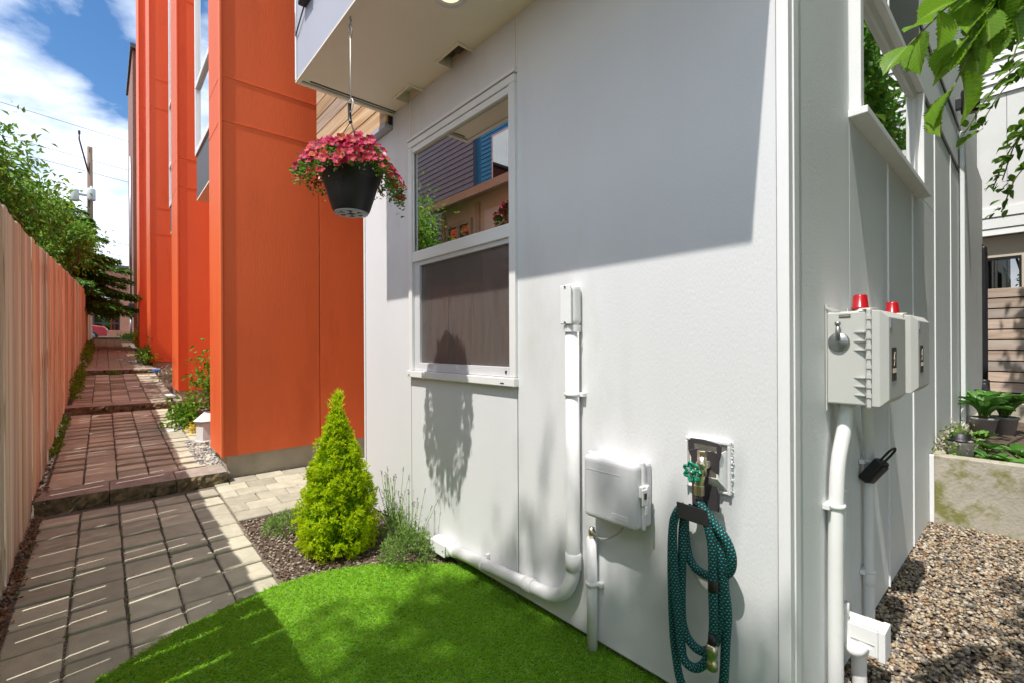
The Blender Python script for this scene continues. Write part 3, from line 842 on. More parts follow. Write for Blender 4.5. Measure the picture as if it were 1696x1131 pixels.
bws = [0.088, 0.137, 0.138, 0.139, 0.136]
bms = [board_mesh(w, i) for i, w in enumerate(bws)]
y = -1.2
while y < 26.3:
    k = rnd.choice((0, 1, 2, 3, 4, 1, 2))
    w = bws[k]
    g = rnd.choice((.002, .003, .004, .006, .009, .012, .014)) if y < 9 else .004
    yc = y + w / 2
    z0, z1 = np.interp(yc, *FB), np.interp(yc, *FT) + rnd.uniform(-.012, .012)
    o = place('board', bms[k], fence, (-0.409 + rnd.uniform(-.007, .006), yc, z0), (rnd.uniform(-.004, .004), 0, rnd.uniform(-.05, .05)), (1, 1, z1 - z0))
    y += w + g
for k, h in enumerate((0.22, 1.0, 1.80)):
    b = B()
    ys = np.linspace(-1.2, 26.3, 40)
    for a, c in zip(ys[:-1], ys[1:]):
        za, zc = np.interp(a, *FB) + h, np.interp(c, *FB) + h
        b.prism([(-0.462, a, za), (-0.422, a, za), (-0.422, a, za + .085), (-0.462, a, za + .085)], (0, c - a - .004, zc - za))
    b.build('rail', M['fence'], fence)
post_me = None
for i in range(12):
    yy = -1.0 + 2.42 * i
    b = B(); b.box(-0.556, -0.467, yy - .045, yy + .045, np.interp(yy, *FB), np.interp(yy, *FT) - .04)
    b.build('post', M['fence'], fence)
b = B(); b.box(-0.46, -0.36, 26.32, 26.42, 1.55, 3.46); b.box(-.47, -.35, 26.31, 26.43, 3.46, 3.5); b.build('end_post', M['fence'], fence)

# strip of grit and leaf litter along the fence foot
n = 2600
yy = np.concatenate([NP.uniform(2.5, 5, 1600), NP.uniform(5, 14, 1000)])
zz = np.array([zpath(v) for v in yy])
P = np.stack([NP.uniform(-.40, -.335, n), yy, zz - .02], 1)
v, f = pebbles(P, NP.uniform(.005, .014, n))
tag(mesh_np('edge_gravel', v, f, M['grit'], None, (-0.37, 4, 0)), 'dark grit and leaf litter along the foot of the wooden fence', 'gravel', None, 'stuff')
n = 420
yy = NP.uniform(2.6, 5.2, n)
P = np.stack([NP.uniform(-.40, -.33, n), yy, np.array([zpath(v) for v in yy]) + NP.uniform(-.012, .012, n)], 1)
D = NP.normal(size=(n, 3)); D[:, 2] *= .25
v, f = leaf_arrays(P, D, NP.uniform(.015, .035, n), NP.uniform(.012, .02, n))
tag(mesh_np('fallen_leaves', v, f, M['drygrit'], None, (-0.37, 3.6, 0)), 'fallen brown leaves along the near foot of the wooden fence', 'leaves', None, 'stuff')

# ------------------------------------------------------------------ white house
house = thing('white_house', 'white panel clad house with cedar planks above and a window over the lawn', 'house', (1.6, 0.513, 0))
WX, YC, YE, SZ = 1.6, 0.513, 3.636, 2.975
def part(name, m, par=None, bevel=0.0, **k):
    b = B()
    for bx in k['boxes']: b.box(*bx)
    return b.build(name, m, par if par is not None else house, bevel=bevel)

OY1_ = 3.13
PT = 1.625                                                            # back of the facing panels
WY0, WY1, WZ0, WZ1 = 1.770, 2.874, 1.066, 2.69                          # front window opening
# facing panels of the front wall with 5 mm joints over a dark backing
part('wall_panel', M['white'], boxes=[(WX, PT, 0.548, 1.772, 0, SZ)], bevel=.0015)
part('wall_panel', M['white'], boxes=[(WX, PT, 1.779, 2.873, 0, WZ0 + .01)], bevel=.0015)
part('wall_panel', M['white'], boxes=[(WX, PT, 1.779, 2.873, WZ1 - .01, SZ)], bevel=.0015)
b = B(); b.prism([(WX, 2.880, 0), (WX, 3.612, 0), (WX, 3.612, 2.866), (WX, OY1_ + .002, 2.866), (WX, OY1_ + .002, SZ), (WX, 2.880, SZ)], (PT - WX, 0, 0)); b.build('wall_panel', M['white'], house, bevel=.0015)
part('corner_trim', M['trim'], boxes=[(WX - .009, PT, YC - .004, 0.544, 0, SZ)], bevel=.002)
part('corner_trim', M['trim'], boxes=[(PT + .003, 1.672, YC - .008, YC + .012, 0, 6.4)], bevel=.002)
part('corner_trim', M['trim'], boxes=[(WX - .008, PT, 3.616, YE, 0, 2.866)], bevel=.002)
part('backing', M['gap'], boxes=[(PT + .004, 1.70, 0.54, WY0 + .01, .01, SZ), (PT + .004, 1.70, WY1 - .03, 3.63, .01, 2.86),
                                 (PT + .004, 1.70, WY0 + .01, WY1 - .03, .01, WZ0 + .005), (PT + .004, 1.70, WY0 + .01, WY1 - .03, WZ1 - .005, SZ)])
part('foundation', M['concrete'], boxes=[(1.63, 8.3, 0.55, 3.6, -.6, -.004)])
part('joint_strip', M['soffit'], boxes=[(WX - .003, WX + .01, 1.7655, 1.7715, WZ1 + .02, SZ - .004)])
part('joint_strip', M['soffit'], boxes=[(WX - .003, WX + .01, 2.8735, 2.8795, WZ1 + .0, SZ - .004)])

# front window
win = B().build('window', M['vinyl'], house) if False else None
def window_front():
    b = B()
    x0, x1 = 1.580, 1.65
    b.box(x0, x1, WY0, WY0 + .048, WZ0 + .047, WZ1 - .062)
    b.box(x0, x1, WY1 - .045, WY1, WZ0 + .047, WZ1 - .062)
    b.box(x0, x1, WY0, WY1, WZ1 - .060, WZ1 - .02, 0)                  # head
    w = b.build('window', M['vinyl'], house, bevel=.003)
    def sub(name, m, bx, bev=.002):
        bb = B()
        for q in bx: bb.box(*q)
        return bb.build(name, m, w, bevel=bev)
    sub('head_cap', M['vinyl'], [(1.574, 1.63, WY0 - .006, WY1 + .006, WZ1 - .014, WZ1 + .004)])
    sub('sill', M['vinyl'], [(1.566, 1.64, WY0 - .004, WY1 + .004, WZ0, WZ0 + .044)], .004)
    sub('weep_hole', M['gap'], [(1.5645, 1.57, WY0 + .075, WY0 + .105, WZ0 + .012, WZ0 + .018), (1.5645, 1.57, WY1 - .035, WY1 - .015, WZ0 + .012, WZ0 + .018)], 0)
    sub('top_rail', M['vinyl'], [(1.588, 1.64, WY0 + .049, WY1 - .046, WZ1 - .10, WZ1 - .063)])
    sub('meeting_rail', M['vinyl'], [(1.584, 1.64, WY0 + .049, WY1 - .046, 1.842, 1.912)], .003)
    sub('glass_bead', M['vinyl'], [(1.592, 1.60, WY0 + .049, WY0 + .058, 1.92, WZ1 - .10), (1.592, 1.60, WY1 - .056, WY1 - .046, 1.92, WZ1 - .10)])
    sub('upper_pane', M['glass'], [(1.606, 1.612, WY0 + .05, WY1 - .048, 1.90, WZ1 - .07)], 0)
    sub('sash_frame', M['box_grey'], [(1.600, 1.64, WY0 + .049, WY0 + .062, WZ0 + .046, 1.843), (1.600, 1.64, WY1 - .115, WY1 - .047, WZ0 + .046, 1.843),
                                  (1.600, 1.64, WY0 + .063, WY1 - .116, 1.815, 1.843), (1.592, 1.64, WY0 + .063, WY1 - .116, WZ0 + .046, WZ0 + .098)])
    sub('screen_latch', M['gap'], [(1.588, 1.593, WY0 + .08, WY0 + .092, WZ0 + .065, WZ0 + .08)], 0)
    sub('insect_screen', M['screen'], [(1.616, 1.6175, WY0 + .06, WY1 - .11, WZ0 + .09, 1.82)], 0)
    sub('lower_pane', M['glass'], [(1.630, 1.636, WY0 + .06, WY1 - .11, WZ0 + .09, 1.82)], 0)
window_front()
part('room', M['interior'], boxes=[(2.9, 2.95, 0.8, 3.5, .3, 2.9)])
part('curtain', M['curtain'], boxes=[(1.72, 1.726, WY0 + .02, WY0 + .80, .9, 1.9)])

# side wall (faces the gravel passage)
SY = YC                                                                # plane of the side wall
SX0, SX1, SZ0, SZ1 = 2.31, 3.935, 2.235, 2.86                          # side window opening
def sidepanel(x0, x1, z0, z1, m=None):
    return part('side_panel', m or M['greyside'], boxes=[(x0 + .002, x1 - .002, SY, SY + .025, z0, z1)], bevel=.001)
sidepanel(1.676, 2.305, 0, 6.4)
cuts = [2.305, 3.03, 3.735, 4.66, 5.6, 6.55, 7.5, 8.39]
for a, c in zip(cuts[:-1], cuts[1:]):
    if c < 4: sidepanel(a, min(c, 3.735), 0.03, SZ0 + .01)
    elif a < 4: sidepanel(a, c, 0.03, SZ0 + .01)
    else: sidepanel(a, c, 0.03, 2.93)
sidepanel(3.94, 4.66, SZ0 + .015, 2.93)
for a, c in ((2.305, 3.06), (3.06, 4.03)):
    sidepanel(a, c, 2.90, 6.4, M['charcoal'])
for a, c in zip((4.03, 5.6, 7.0), (5.6, 7.0, 8.39)):
    sidepanel(a, c, 2.975, 3.36); sidepanel(a, c, 3.40, 6.4)
for x in cuts[1:-1]:
    zt = SZ0 - .01 if x < 3.9 else 2.93
    part('batten', M['trim'], boxes=[(x - .006, x + .006, SY - .007, SY + .004, .03, zt)])
part('batten', M['trim'], boxes=[(3.055, 3.066, SY - .007, SY + .004, 2.93, 6.4)])
part('flashing', M['dark_plastic'], boxes=[(4.035, 8.39, SY - .008, SY + .02, 2.935, 2.97)])
part('flashing', M['dark_plastic'], boxes=[(4.035, 8.39, SY - .008, SY + .02, 3.364, 3.396)])
part('side_base', M['concrete'], boxes=[(1.70, 4.34, SY + .012, SY + .05, -.15, .026)])
part('side_backing', M['gap'], boxes=[(1.7, SX0, SY + .03, SY + .06, .0, 6.4), (SX1, 8.38, SY + .03, SY + .06, .0, 6.4), (SX0, SX1, SY + .03, SY + .06, 0, SZ0), (SX0, SX1, SY + .03, SY + .06, SZ1, 6.4)])
def window_side():
    b = B()
    y0, y1 = SY - .040, SY + .10
    b.box(SX0, SX0 + .05, y0, y1, SZ0, SZ1)
    b.box(SX1 - .05, SX1, y0, y1, SZ0, SZ1)
    b.box(SX0, SX1, y0, y1, SZ1 + .001, SZ1 + .045)
    w = b.build('window', M['trim'], house, bevel=.003)
    def sub(name, m, bx, bev=.002):
        bb = B()
        for q in bx: bb.box(*q)
        return bb.build(name, m, w, bevel=bev)
    sub('sill', M['trim'], [(SX0 - .015, SX1 + .015, SY - .065, y1, SZ0 - .032, SZ0 - .002)], .003)
    sub('frame', M['vinyl'], [(SX0 + .051, SX0 + .10, SY - .010, y1, SZ0, SZ1), (SX1 - .15, SX1 - .051, SY - .010, y1, SZ0, SZ1),
                              (SX0 + .101, SX1 - .151, SY - .010, y1, SZ1 - .06, SZ1), (SX0 + .101, SX1 - .151, SY - .010, y1, SZ0, SZ0 + .03)])
    sub('pane', M['glass'], [(SX0 + .09, SX1 - .14, SY + .004, SY + .010, SZ0 + .02, SZ1 - .05)], 0)
window_side()
part('room', M['interior'], boxes=[(SX0 - .3, SX1 + .3, 1.6, 1.64, 1.6, 2.95)])
part('rear_wall', M['white'], boxes=[(8.34, 8.39, SY + .07, YE, 0, 6.4)])
part('end_wall', M['white'], boxes=[(PT + .08, 8.33, YE - .05, YE - .002, 0, 2.86)])
part('wall_jut', M['greyside'], boxes=[(6.25, 8.385, SY - .045, SY - .009, 0.4, 3.33)], bevel=.01)

# upper storey overhanging the lawn
FX, OY0, OY1 = 0.93, 0.517, 3.13
part('fascia_panel', M['fascia'], boxes=[(FX, FX + .02, OY0, 1.95, SZ - .004, 3.9), (FX, FX + .02, 1.955, OY1 - .022, SZ - .004, 3.9)], bevel=.001)
part('fascia_panel', M['fascia'], boxes=[(FX, FX + .02, OY0, OY1 - .022, 3.905, 6.4)])
part('end_panel', M['fascia'], boxes=[(FX + .022, WX - .05, OY1 - .02, OY1, SZ - .004, 6.4)])
part('end_panel', M['fascia'], boxes=[(FX + .022, WX + .1, OY0, OY0 + .02, SZ - .004, 6.4)])
part('corner_bead', M['trim'], boxes=[(FX - .006, FX + .018, OY1 - .018, OY1 + .006, SZ - .003, 6.4)])
sof = B()
for x0, x1, y0, y1 in ((FX + .022, 1.498, OY0 + .022, OY1 - .022), (1.498, WX + .02, OY0 + .022, 2.145), (1.498, WX + .02, 2.365, 2.695), (1.498, WX + .02, 2.905, OY1 - .022)):
    sof.box(x0, x1, y0, y1, SZ, SZ + .02)
soff = sof.build('soffit', M['soffit'], house)
b = B(); b.box(FX - .004, WX + .01, OY1 - .020, OY1 + .008, SZ - .018, SZ - .005, .002); b.build('soffit_edge', M['soffit'], soff)
b = B(); b.box(FX + .07, WX - .002, OY1 - .052, OY1 - .040, SZ - .004, SZ + .003); b.build('drip_groove', M['dark_plastic'], soff)
b = B(); b.box(FX - .004, FX + .022, OY0, OY1 - .02, SZ - .016, SZ - .005, .002); b.build('soffit_edge', M['soffit'], soff)
for k, (y0, y1) in enumerate(((2.145, 2.365), (2.695, 2.905))):
    b = B()
    x0, x1 = 1.498, 1.598
    b.box(x0 - .008, x0 + .004, y0 - .008, y1 + .008, SZ - .014, SZ + .06)
    b.box(x0 + .004, x1, y0 - .008, y0 + .004, SZ - .014, SZ + .06)
    b.box(x0 + .004, x1, y1 - .004, y1 + .008, SZ - .014, SZ + .06)
    b.box(1.5985, 1.625, y0 - .008, y1 + .008, SZ + .002, SZ + .06)
    vt = b.build('soffit_vent', M['soffit'], house)
    b = B(); b.box(x0 - .004, x1 + .01, y0 - .004, y1 + .004, SZ + .062, SZ + .07); b.build('vent_back', M['gap'] if k == 0 else M['soffit'], vt)
    if k == 0:
        b = B(); b.tube(smooth_path([(1.52, 2.17, SZ + .055), (1.55, 2.22, SZ + .012), (1.57, 2.27, SZ + .04), (1.53, 2.33, SZ + .02), (1.56, 2.35, SZ + .06)]), .011, 8)
        b.box(1.53, 1.575, 2.18, 2.25, SZ + .01, SZ + .045, .006)
        b.build('nest_debris', M['bark'], vt)
part('ceiling', M['gap'], boxes=[(1.64, 8.33, SY + .07, YE - .06, SZ + .08, SZ + .12)])
part('roof', M['roof'], boxes=[(FX - .02, 8.4, OY0 - .02, 4.62, 6.402, 6.5)])

# cedar clad upper wall beyond the overhang
z = 2.90
k = 0
ced_me = None
while z < 6.3:
    b = B(); b.box(1.545, 1.566, OY1 + .003, 4.59, z, z + .134, .004, 1)
    b.build('cedar_plank', M['cedar'], house)
    z += .139
part('cedar_backing', M['gap'], boxes=[(1.567, 1.6, OY1 + .003, 4.585, 2.89, 6.4)])
part('cedar_return', M['cedar'], boxes=[(1.567, 8.3, 4.56, 4.60, 2.9, 6.4)])
part('overhang_soffit', M['soffit'], boxes=[(1.548, 8.3, YE + .003, 4.59, 2.868, 2.888)])
part('wall_flashing', M['fascia'], boxes=[(1.538, 1.60, OY1 + .003, YE + .008, 2.868, 2.896)])
# recessed lamp in the soffit
lp = thing('soffit_downlight', 'round lit downlight set in the beige soffit over the lawn', 'light', (1.258, 1.872, SZ))
b = B(); b.lathe([(.052, -.001), (.082, -.005), (.085, -.011), (.056, -.010), (.052, -.001)], (1.258, 1.872, SZ), 28); b.build('trim_ring', M['trim'], lp)
b = B(); b.lathe([(.0, -.010), (.035, -.010), (.055, -.006)], (1.258, 1.872, SZ), 28); b.build('lens', M['lampglow'], lp)
# camera box with cable on the fascia
sc_ = thing('wall_fixture', 'small black box with a thin cable on the grey upper fascia', 'fixture', (FX, 2.93, 3.36))
b = B(); b.box(FX - .045, FX, 2.80, 2.95, 3.335, 3.40, .008); b.build('housing', M['black_plastic'], sc_)
b = B(); b.tube(smooth_path([(FX - .012, 2.93, 3.338), (FX - .012, 3.0, 3.30), (FX - .010, 3.09, 3.255), (FX - .006, 3.118, 3.26), (FX - .004, 3.128, 3.4)]), .004, 6); b.build('cord', M['wire'], sc_)

# ------------------------------------------------------------------ orange house
oh = thing('orange_house', 'tall orange panel clad townhouse row with projecting fins along the alley', 'house', (0.81, 4.95, 0.03))
def opart(name, m, boxes, bevel=0.0, par=None):
    b = B()
    for q in boxes: b.box(*q)
    return b.build(name, m, par or oh, bevel=bevel)
RX = 1.56
MODS = [(4.95, .81, .62, 0.26, 0.02, [(3.36, 3.77), (6.0, 6.4)]), (8.65, .85, .85, 0.60, 0.30, [(3.72, 4.16), (6.6, 7.0)]),
        (14.2, .85, 1.25, 0.90, 0.62, [(4.02, 4.66), (7.1, 7.8)]), (18.6, .85, 1.5, 1.25, 0.95, [(4.5, 5.2), (8.0, 8.8)])]
TOP = 15.2
for i, (y0, x0, dp, zb, zf, bands) in enumerate(MODS):
    y1 = y0 + dp
    xr = 4.2 if i == 0 else RX + .3
    # -Y face: stacked panels with recessed joints
    levels = [zb] + [q for bnd in bands for q in bnd] + [TOP]
    for a, c in zip(levels[:-1], levels[1:]):
        xsplit = 1.69 if i == 0 else None
        rngs = [(x0 + .012, xr)] if xsplit is None else [(x0 + .012, xsplit - .004), (xsplit + .004, xr)]
        for ra, rb in rngs:
            opart('wall_panel', M['orange'], [(ra, rb, y0, y0 + .025, a + .006, c - .006)], .0015)
    for bnd in bands:
        for q in bnd:
            opart('joint_trim', M['orange_trim'], [(x0 + .014, xr, y0 - .004, y0 + .015, q - .005, q + .004)])
    opart('backing', M['gap'], [(x0 + .03, xr, y0 + .027, y0 + .05, zb + .01, TOP)])
    # -X face of the fin
    for a, c in zip(levels[:-1], levels[1:]):
        opart('fin_panel', M['orange'], [(x0, x0 + .025, y0 + .052, y1, a + .004, c - .004)], .0015)
    opart('corner_trim', M['orange_trim'], [(x0 - .008, x0 + .010, y0 - .018, y0 + .048, zb, TOP)], .002)
    opart('fin_return', M['orange'], [(x0 + .027, RX + .2, y1 - .03, y1 - .001, zb, TOP)])
    opart('foundation', M['concrete'], [(x0 + .045, xr - .05, y0 + .028, y1 + .4, zf - .6, zb + .002)])
    # recessed wall behind the fin, up to the next one
    yn = MODS[i + 1][0] if i < 3 else 22.0
    opart('recess_panel', M['orange'], [(RX, RX + .03, y1, yn - .002, zb + .05, TOP)])
    opart('recess_foundation', M['concrete'], [(RX + .03, RX + .2, y1, yn - .01, zf - .4, zb + .04)])
opart('house_end', M['orange'], [(RX + .05, 8, 21.9, 22, 1, TOP)])
opart('roof', M['roof'], [(.80, 8, 4.94, 22.0, TOP + .002, TOP + .12)])
opart('rear_wall', M['orange'], [(7.9, 8, 5, 21.9, 0, TOP)])
opart('drainpipe', M['black_plastic'], [(.90, .96, 20.15, 20.22, 1.6, 14.6)])
# bay windows between the fins
def bay(y0, y1, x0, z0, z1):
    b = B(); b.box(x0, RX, y0, y1, z0, z0 + .02); b.box(x0, RX, y0, y1, z1 - .02, z1)
    b.box(x0 + .02, RX, y0, y0 + .03, z0 + .02, z1 - .02); b.box(x0 + .02, RX, y1 - .03, y1, z0 + .02, z1 - .02)
    w = b.build('bay_window', M['soffit'], oh)
    def sub(n, m, bx, bev=.003):
        bb = B()
        for q in bx: bb.box(*q)
        return bb.build(n, m, w, bevel=bev)
    sub('apron', M['charcoal'], [(x0, x0 + .019, y0, y1, z0 + .021, z0 + .58)])
    fr = []
    zs = [z0 + .60, z0 + 1.5, z0 + 2.9, z1]
    for a, c in zip(zs[:-1], zs[1:]):
        fr += [(x0 - .02, x0 + .05, y0, y1, a, a + .07)]
        fr += [(x0 - .02, x0 + .05, y0, y0 + .07, a + .071, c - .001), (x0 - .02, x0 + .05, y1 - .07, y1, a + .071, c - .001)]
    sub('frame', M['trim'], fr)
    sub('pane', M['glass'], [(x0 + .012, x0 + .018, y0 + .06, y1 - .06, z0 + .65, z1)], 0)
bay(6.05, 7.62, .965, 3.27, 9.5)
bay(9.95, 13.4, 1.175, 3.9, 10)

# ------------------------------------------------------------------ lawn, bed and gravel
def lawn_edge(x):
    return float(np.interp(x, [-.25, -.03, .267, .5, .705, .9, 1.1, 1.27, 1.45, 1.6], [2.2, 2.45, 2.64, 2.72, 2.765, 2.76, 2.70, 2.60, 2.44, 2.28]))
b = B()
xs = np.linspace(-.25, 1.63, 24)
for a, c in zip(xs[:-1], xs[1:]):
    b.prism([(a, -1.2, -.06), (c, -1.2, -.06), (c, lawn_edge(c), -.06), (a, lawn_edge(a), -.06)], (0, 0, .03))
lawn = tag(b.build('lawn', M['turf_base'], None, (0.7, 1.5, -.06)), kind='structure')
n = 120000
P = uni(n, (-.25, 1.62), (0.75, 2.79), (0, 0))
P = P[np.array([p[1] < lawn_edge(p[0]) - .004 for p in P])]
P = P[NP.uniform(size=len(P)) < np.where(P[:, 0] * .66 + P[:, 1] * .75 > 1.2, 1.0, .5)]
P[:, 2] = -.031
n = len(P)
D = NP.normal(size=(n, 3)) * .75; D[:, 2] = NP.uniform(.25, .95, n)
D[:, 0] += .25 * np.sin(P[:, 1] * 9) ; D[:, 1] += .25 * np.cos(P[:, 0] * 8)
v, f = leaf_arrays(P, D, NP.uniform(.016, .030, n), NP.uniform(.0020, .0034, n), .1, .35, np.array([0, 0, 2.0]))
tag(mesh_np('turf_grass', v, f, M['turf'], None, (0.7, 1.8, -.03)), 'short bright green artificial grass beside the white wall', 'grass', None, 'stuff')

n = 150
P = uni(n, (-.1, 1.58), (1.0, 2.7), (-.014, -.006))
P = P[np.array([p[1] < lawn_edge(p[0]) - .01 for p in P])]; n = len(P)
v, f = leaf_arrays(P, NP.normal(size=(n, 3)) * np.array([1, 1, .2]), NP.uniform(.005, .013, n), NP.uniform(.003, .007, n), .2, .2, np.array([0, 0, 2.]))
tag(mesh_np('lawn_debris', v, f, M['mulch'], None, (.7, 1.8, -.02)), 'tiny bits of bark and dry leaf scattered on the turf', 'debris', None, 'stuff')

# planting bed with bark mulch
b = B()
for (x0, y0), (x1, y1) in (((.725, 2.74), (1.62, 3.90)), ((.80, 3.88), (1.62, 3.86))):
    pass
b.poly([(.722, 2.70, -.045), (1.2, 2.55, -.045), (1.62, 2.2, -.045), (1.62, 3.90, -.012), (.735, 3.85, -.012)])
tag(b.build('planting_bed', M['soil']), kind='structure')
n = 5200
P = uni(n, (.73, 1.6), (2.3, 3.85), (0, 0))
P = P[np.array([p[1] > lawn_edge(p[0]) - .01 for p in P])]
P[:, 2] = -.042 + (P[:, 1] - 2.6) * .028 + NP.uniform(0, .012, len(P))
n = len(P)
v, f = pebbles(P, NP.uniform(.003, .011, n), .45)
tag(mesh_np('bark_mulch', v, f, M['mulch'], None, (1.1, 3, 0)), 'brown bark chips and grit covering the planting bed', 'mulch', None, 'stuff')

# pea gravel on the right
b = B(); b.poly([(1.60, -3, -.035), (4.6, -3, .02), (4.6, .56, .02), (1.60, .56, -.035)])
tag(b.build('gravel_bed', M['soil']), kind='structure')
n = 30000
P = uni(n, (1.63, 4.4), (-.85, .53), (0, 0))
P[:, 2] = -.03 + (P[:, 0] - 1.6) * .0185 + NP.uniform(-.003, .012, n)
v, f = pebbles(P, NP.uniform(.005, .012, n), .62)
tag(mesh_np('pea_gravel', v, f, M['pebble'], None, (2.8, .1, 0)), 'mixed tan and grey pea gravel at the foot of the side wall', 'gravel', None, 'stuff')
n = 520
P = uni(n, (.80, 1.0), (5.15, 6.3), (0, 0)); P[:, 0] -= .0
P[:, 2] = np.array([zpath(v) for v in P[:, 1]]) + NP.uniform(-.02, .012, n)
P[:, 0] = .78 + NP.uniform(-.12, .06, n) * 1.0
v, f = pebbles(P, NP.uniform(.008, .018, n), .7)
tag(mesh_np('grey_gravel', v, f, M['greygravel'], None, (.8, 5.5, .17)), 'loose grey gravel heaped below the orange corner', 'gravel', None, 'stuff')

# ------------------------------------------------------------------ large conduit on the white wall
def clamp(b, x, y, z, r, axis='Z'):
    if axis == 'Z':
        b.lathe([(r + .001, -.009), (r + .006, -.007), (r + .006, .007), (r + .001, .009)], (x, y, z), 20)
        b.box(x + r * .3, WX, y - r - .022, y - r + .004, z - .009, z + .009, .002)
    else:
        b.lathe([(r + .001, -.009), (r + .006, -.007), (r + .006, .007), (r + .001, .009)], (x, y, z), 20, axis=(0, 1, 0))
        b.box(x + r * .3, WX, y - .009, y + .009, z + r - .004, z + r + .02, .002)
cx = 1.566; cr = .031
cd = thing('electrical_conduit', 'thick white painted conduit dropping down the wall and bending along the lawn', 'conduit', (cx, 1.37, 0.0))
pth = [(cx, 1.373, 1.37), (cx, 1.373, .36)]
for a in np.linspace(0, math.pi / 2, 10)[1:]:
    pth.append((cx, 1.373 + .185 * (1 - math.cos(a)), .29 - .185 * math.sin(a)))
pth += [(cx, 1.70, .098), (cx, 2.34, .052)]
b = B(); b.tube(pth, cr, 22); b.build('pipe', M['pvc'], cd)
b = B(); b.lathe([(cr, -.038), (cr + .005, -.036), (cr + .005, .036), (cr, .038)], (cx, 1.373, .318), 22); b.build('coupling', M['pvc'], cd)
b = B(); b.lathe([(cr, -.03), (cr + .0045, -.028), (cr + .0045, .028), (cr, .03)], (cx, 1.66, .1005), 22, axis=(0, 1, -.07)); b.build('coupling', M['pvc'], cd)
b = B(); b.lathe([(cr, -.02), (cr + .0045, -.018), (cr + .0045, .018), (cr, .02)], (cx, 2.31, .054), 22, axis=(0, 1, -.07)); b.build('coupling', M['pvc'], cd)
b = B(); clamp(b, cx, 1.373, 1.06, cr); b.build('clamp', M['pvc'], cd)
b = B(); clamp(b, cx, 2.02, .075, cr, 'Y'); b.build('clamp', M['pvc'], cd)
b = B(); b.box(1.530, 1.60, 1.338, 1.408, 1.36, 1.548, .026, 5); f_ = b.build('access_fitting', M['pvc'], cd)
b = B(); b.box(1.520, 1.5295, 1.342, 1.404, 1.368, 1.540, .004, 2); b.build('cover_plate', M['trim'], f_)
b = B(); b.cyl((1.5165, 1.373, 1.532), (1.521, 1.373, 1.532), .005, n=8); b.cyl((1.5165, 1.373, 1.376), (1.521, 1.373, 1.376), .005, n=8); b.build('screw', M['steel'], f_)
b = B(); b.lathe([(cr + .007, 0), (cr + .007, .03)], (cx, 1.373, 1.335), 20); b.build('hub', M['pvc'], f_)
b = B(); b.box(1.528, 1.60, 2.335, 2.52, .005, .093, .026, 5); f_ = b.build('access_fitting', M['pvc'], cd)
b = B(); b.box(1.518, 1.5275, 2.345, 2.51, .012, .086, .004, 2); b.build('cover_plate', M['trim'], f_)
b = B(); b.cyl((1.5145, 2.36, .05), (1.52, 2.36, .05), .005, n=8); b.cyl((1.5145, 2.495, .05), (1.52, 2.495, .05), .005, n=8); b.build('screw', M['steel'], f_)

# telephone box and its small riser
tb = thing('telecom_box', 'pale grey plastic telecom box with latch on the white wall beside the hose', 'utility box', (1.6, 1.12, .58))
b = B(); b.box(1.548, 1.60, .995, 1.262, .575, .825, .014, 3); b.build('base', M['box_grey'], tb)
b = B(); b.box(1.492, 1.545, 1.0, 1.256, .572, .828, .022, 4); ld = b.build('lid', M['box_grey'], tb)
b = B(); b.box(1.535, 1.553, .992, 1.265, .570, .832, .006, 2); b.build('rim', M['box_grey'], tb)
b = B(); b.box(1.4905, 1.4925, 1.035, 1.11, .602, .622, .0008, 1); b.build('moulded_mark', M['box_grey'], ld)
b = B(); b.box(1.4905, 1.4925, 1.07, 1.235, .7715, .7735); b.build('moulded_line', M['box_grey'], ld)
b = B(); b.box(1.512, 1.56, .982, 1.0, .70, .745, .004); b.box(1.506, 1.54, .976, .984, .675, .735, .003); b.box(1.520, 1.535, .974, .986, .64, .672, .003); b.cyl((1.545, .978, .735), (1.545, .996, .735), .008, n=10); b.build('latch', M['vinyl'], tb)
b = B(); b.box(1.514, 1.526, .9725, .9765, .70, .722); b.build('latch_slot', M['gap'], tb)
rs = thing('small_conduit', 'thin white conduit rising from the lawn below the pale grey telecom box', 'conduit', (1.573, 1.273, -.03))
b = B(); b.tube([(1.573, 1.273, -.05), (1.573, 1.273, .45)], .0225, 18); b.build('pipe', M['pvc'], rs)
b = B(); clamp(b, 1.573, 1.273, .255, .0225); b.build('clamp', M['pvc'], rs)
b = B(); b.tube(smooth_path([(1.573, 1.273, .43), (1.57, 1.272, .47), (1.562, 1.255, .478), (1.55, 1.20, .475), (1.545, 1.15, .50), (1.548, 1.10, .545), (1.55, 1.09, .58)]), .0055, 8); b.build('cable', M['cable'], rs)
b = B(); b.lathe([(.0, .0), (.012, .004), (.016, .03), (.011, .05), (.0, .052)], (1.573, 1.273, .445), 12); b.build('cable_putty', M['brass'], rs)

# ------------------------------------------------------------------ tap, hanger and hose
fb = thing('tap_box', 'white recessed wall box around the outdoor tap with chipped caulk edge', 'wall box', (1.6, .765, .855))
b = B()
y0, y1, z0, z1 = .688, .848, .768, .948
b.box(1.580, 1.60, y0, y1, z1 - .012, z1, .003); b.box(1.580, 1.60, y0, y0 + .010, z0, z1 - .0125, .003)
b.box(1.580, 1.60, y1 - .008, y1, z0, z1 - .0125, .003); b.box(1.585, 1.60, y0 + .0105, y1 - .0085, z0, z0 + .008, .002)
b.build('frame', M['trim'], fb)
b = B(); b.prism([(1.597, y0 + .012, z1 - .02), (1.597, y1 - .01, z1 - .02), (1.597, y1 - .01, z0 + .01), (1.597, y0 + .012, z0 + .01)], (.002, 0, 0)); b.build('back_plate', M['soffit'], fb)
b = B(); b.prism([(1.595, y0 + .014, z1 - .03), (1.595, y0 + .014, z0 + .01), (1.552, y0 + .03, z0 + .055), (1.560, y0 + .03, z1 - .045)], (0, .004, 0))
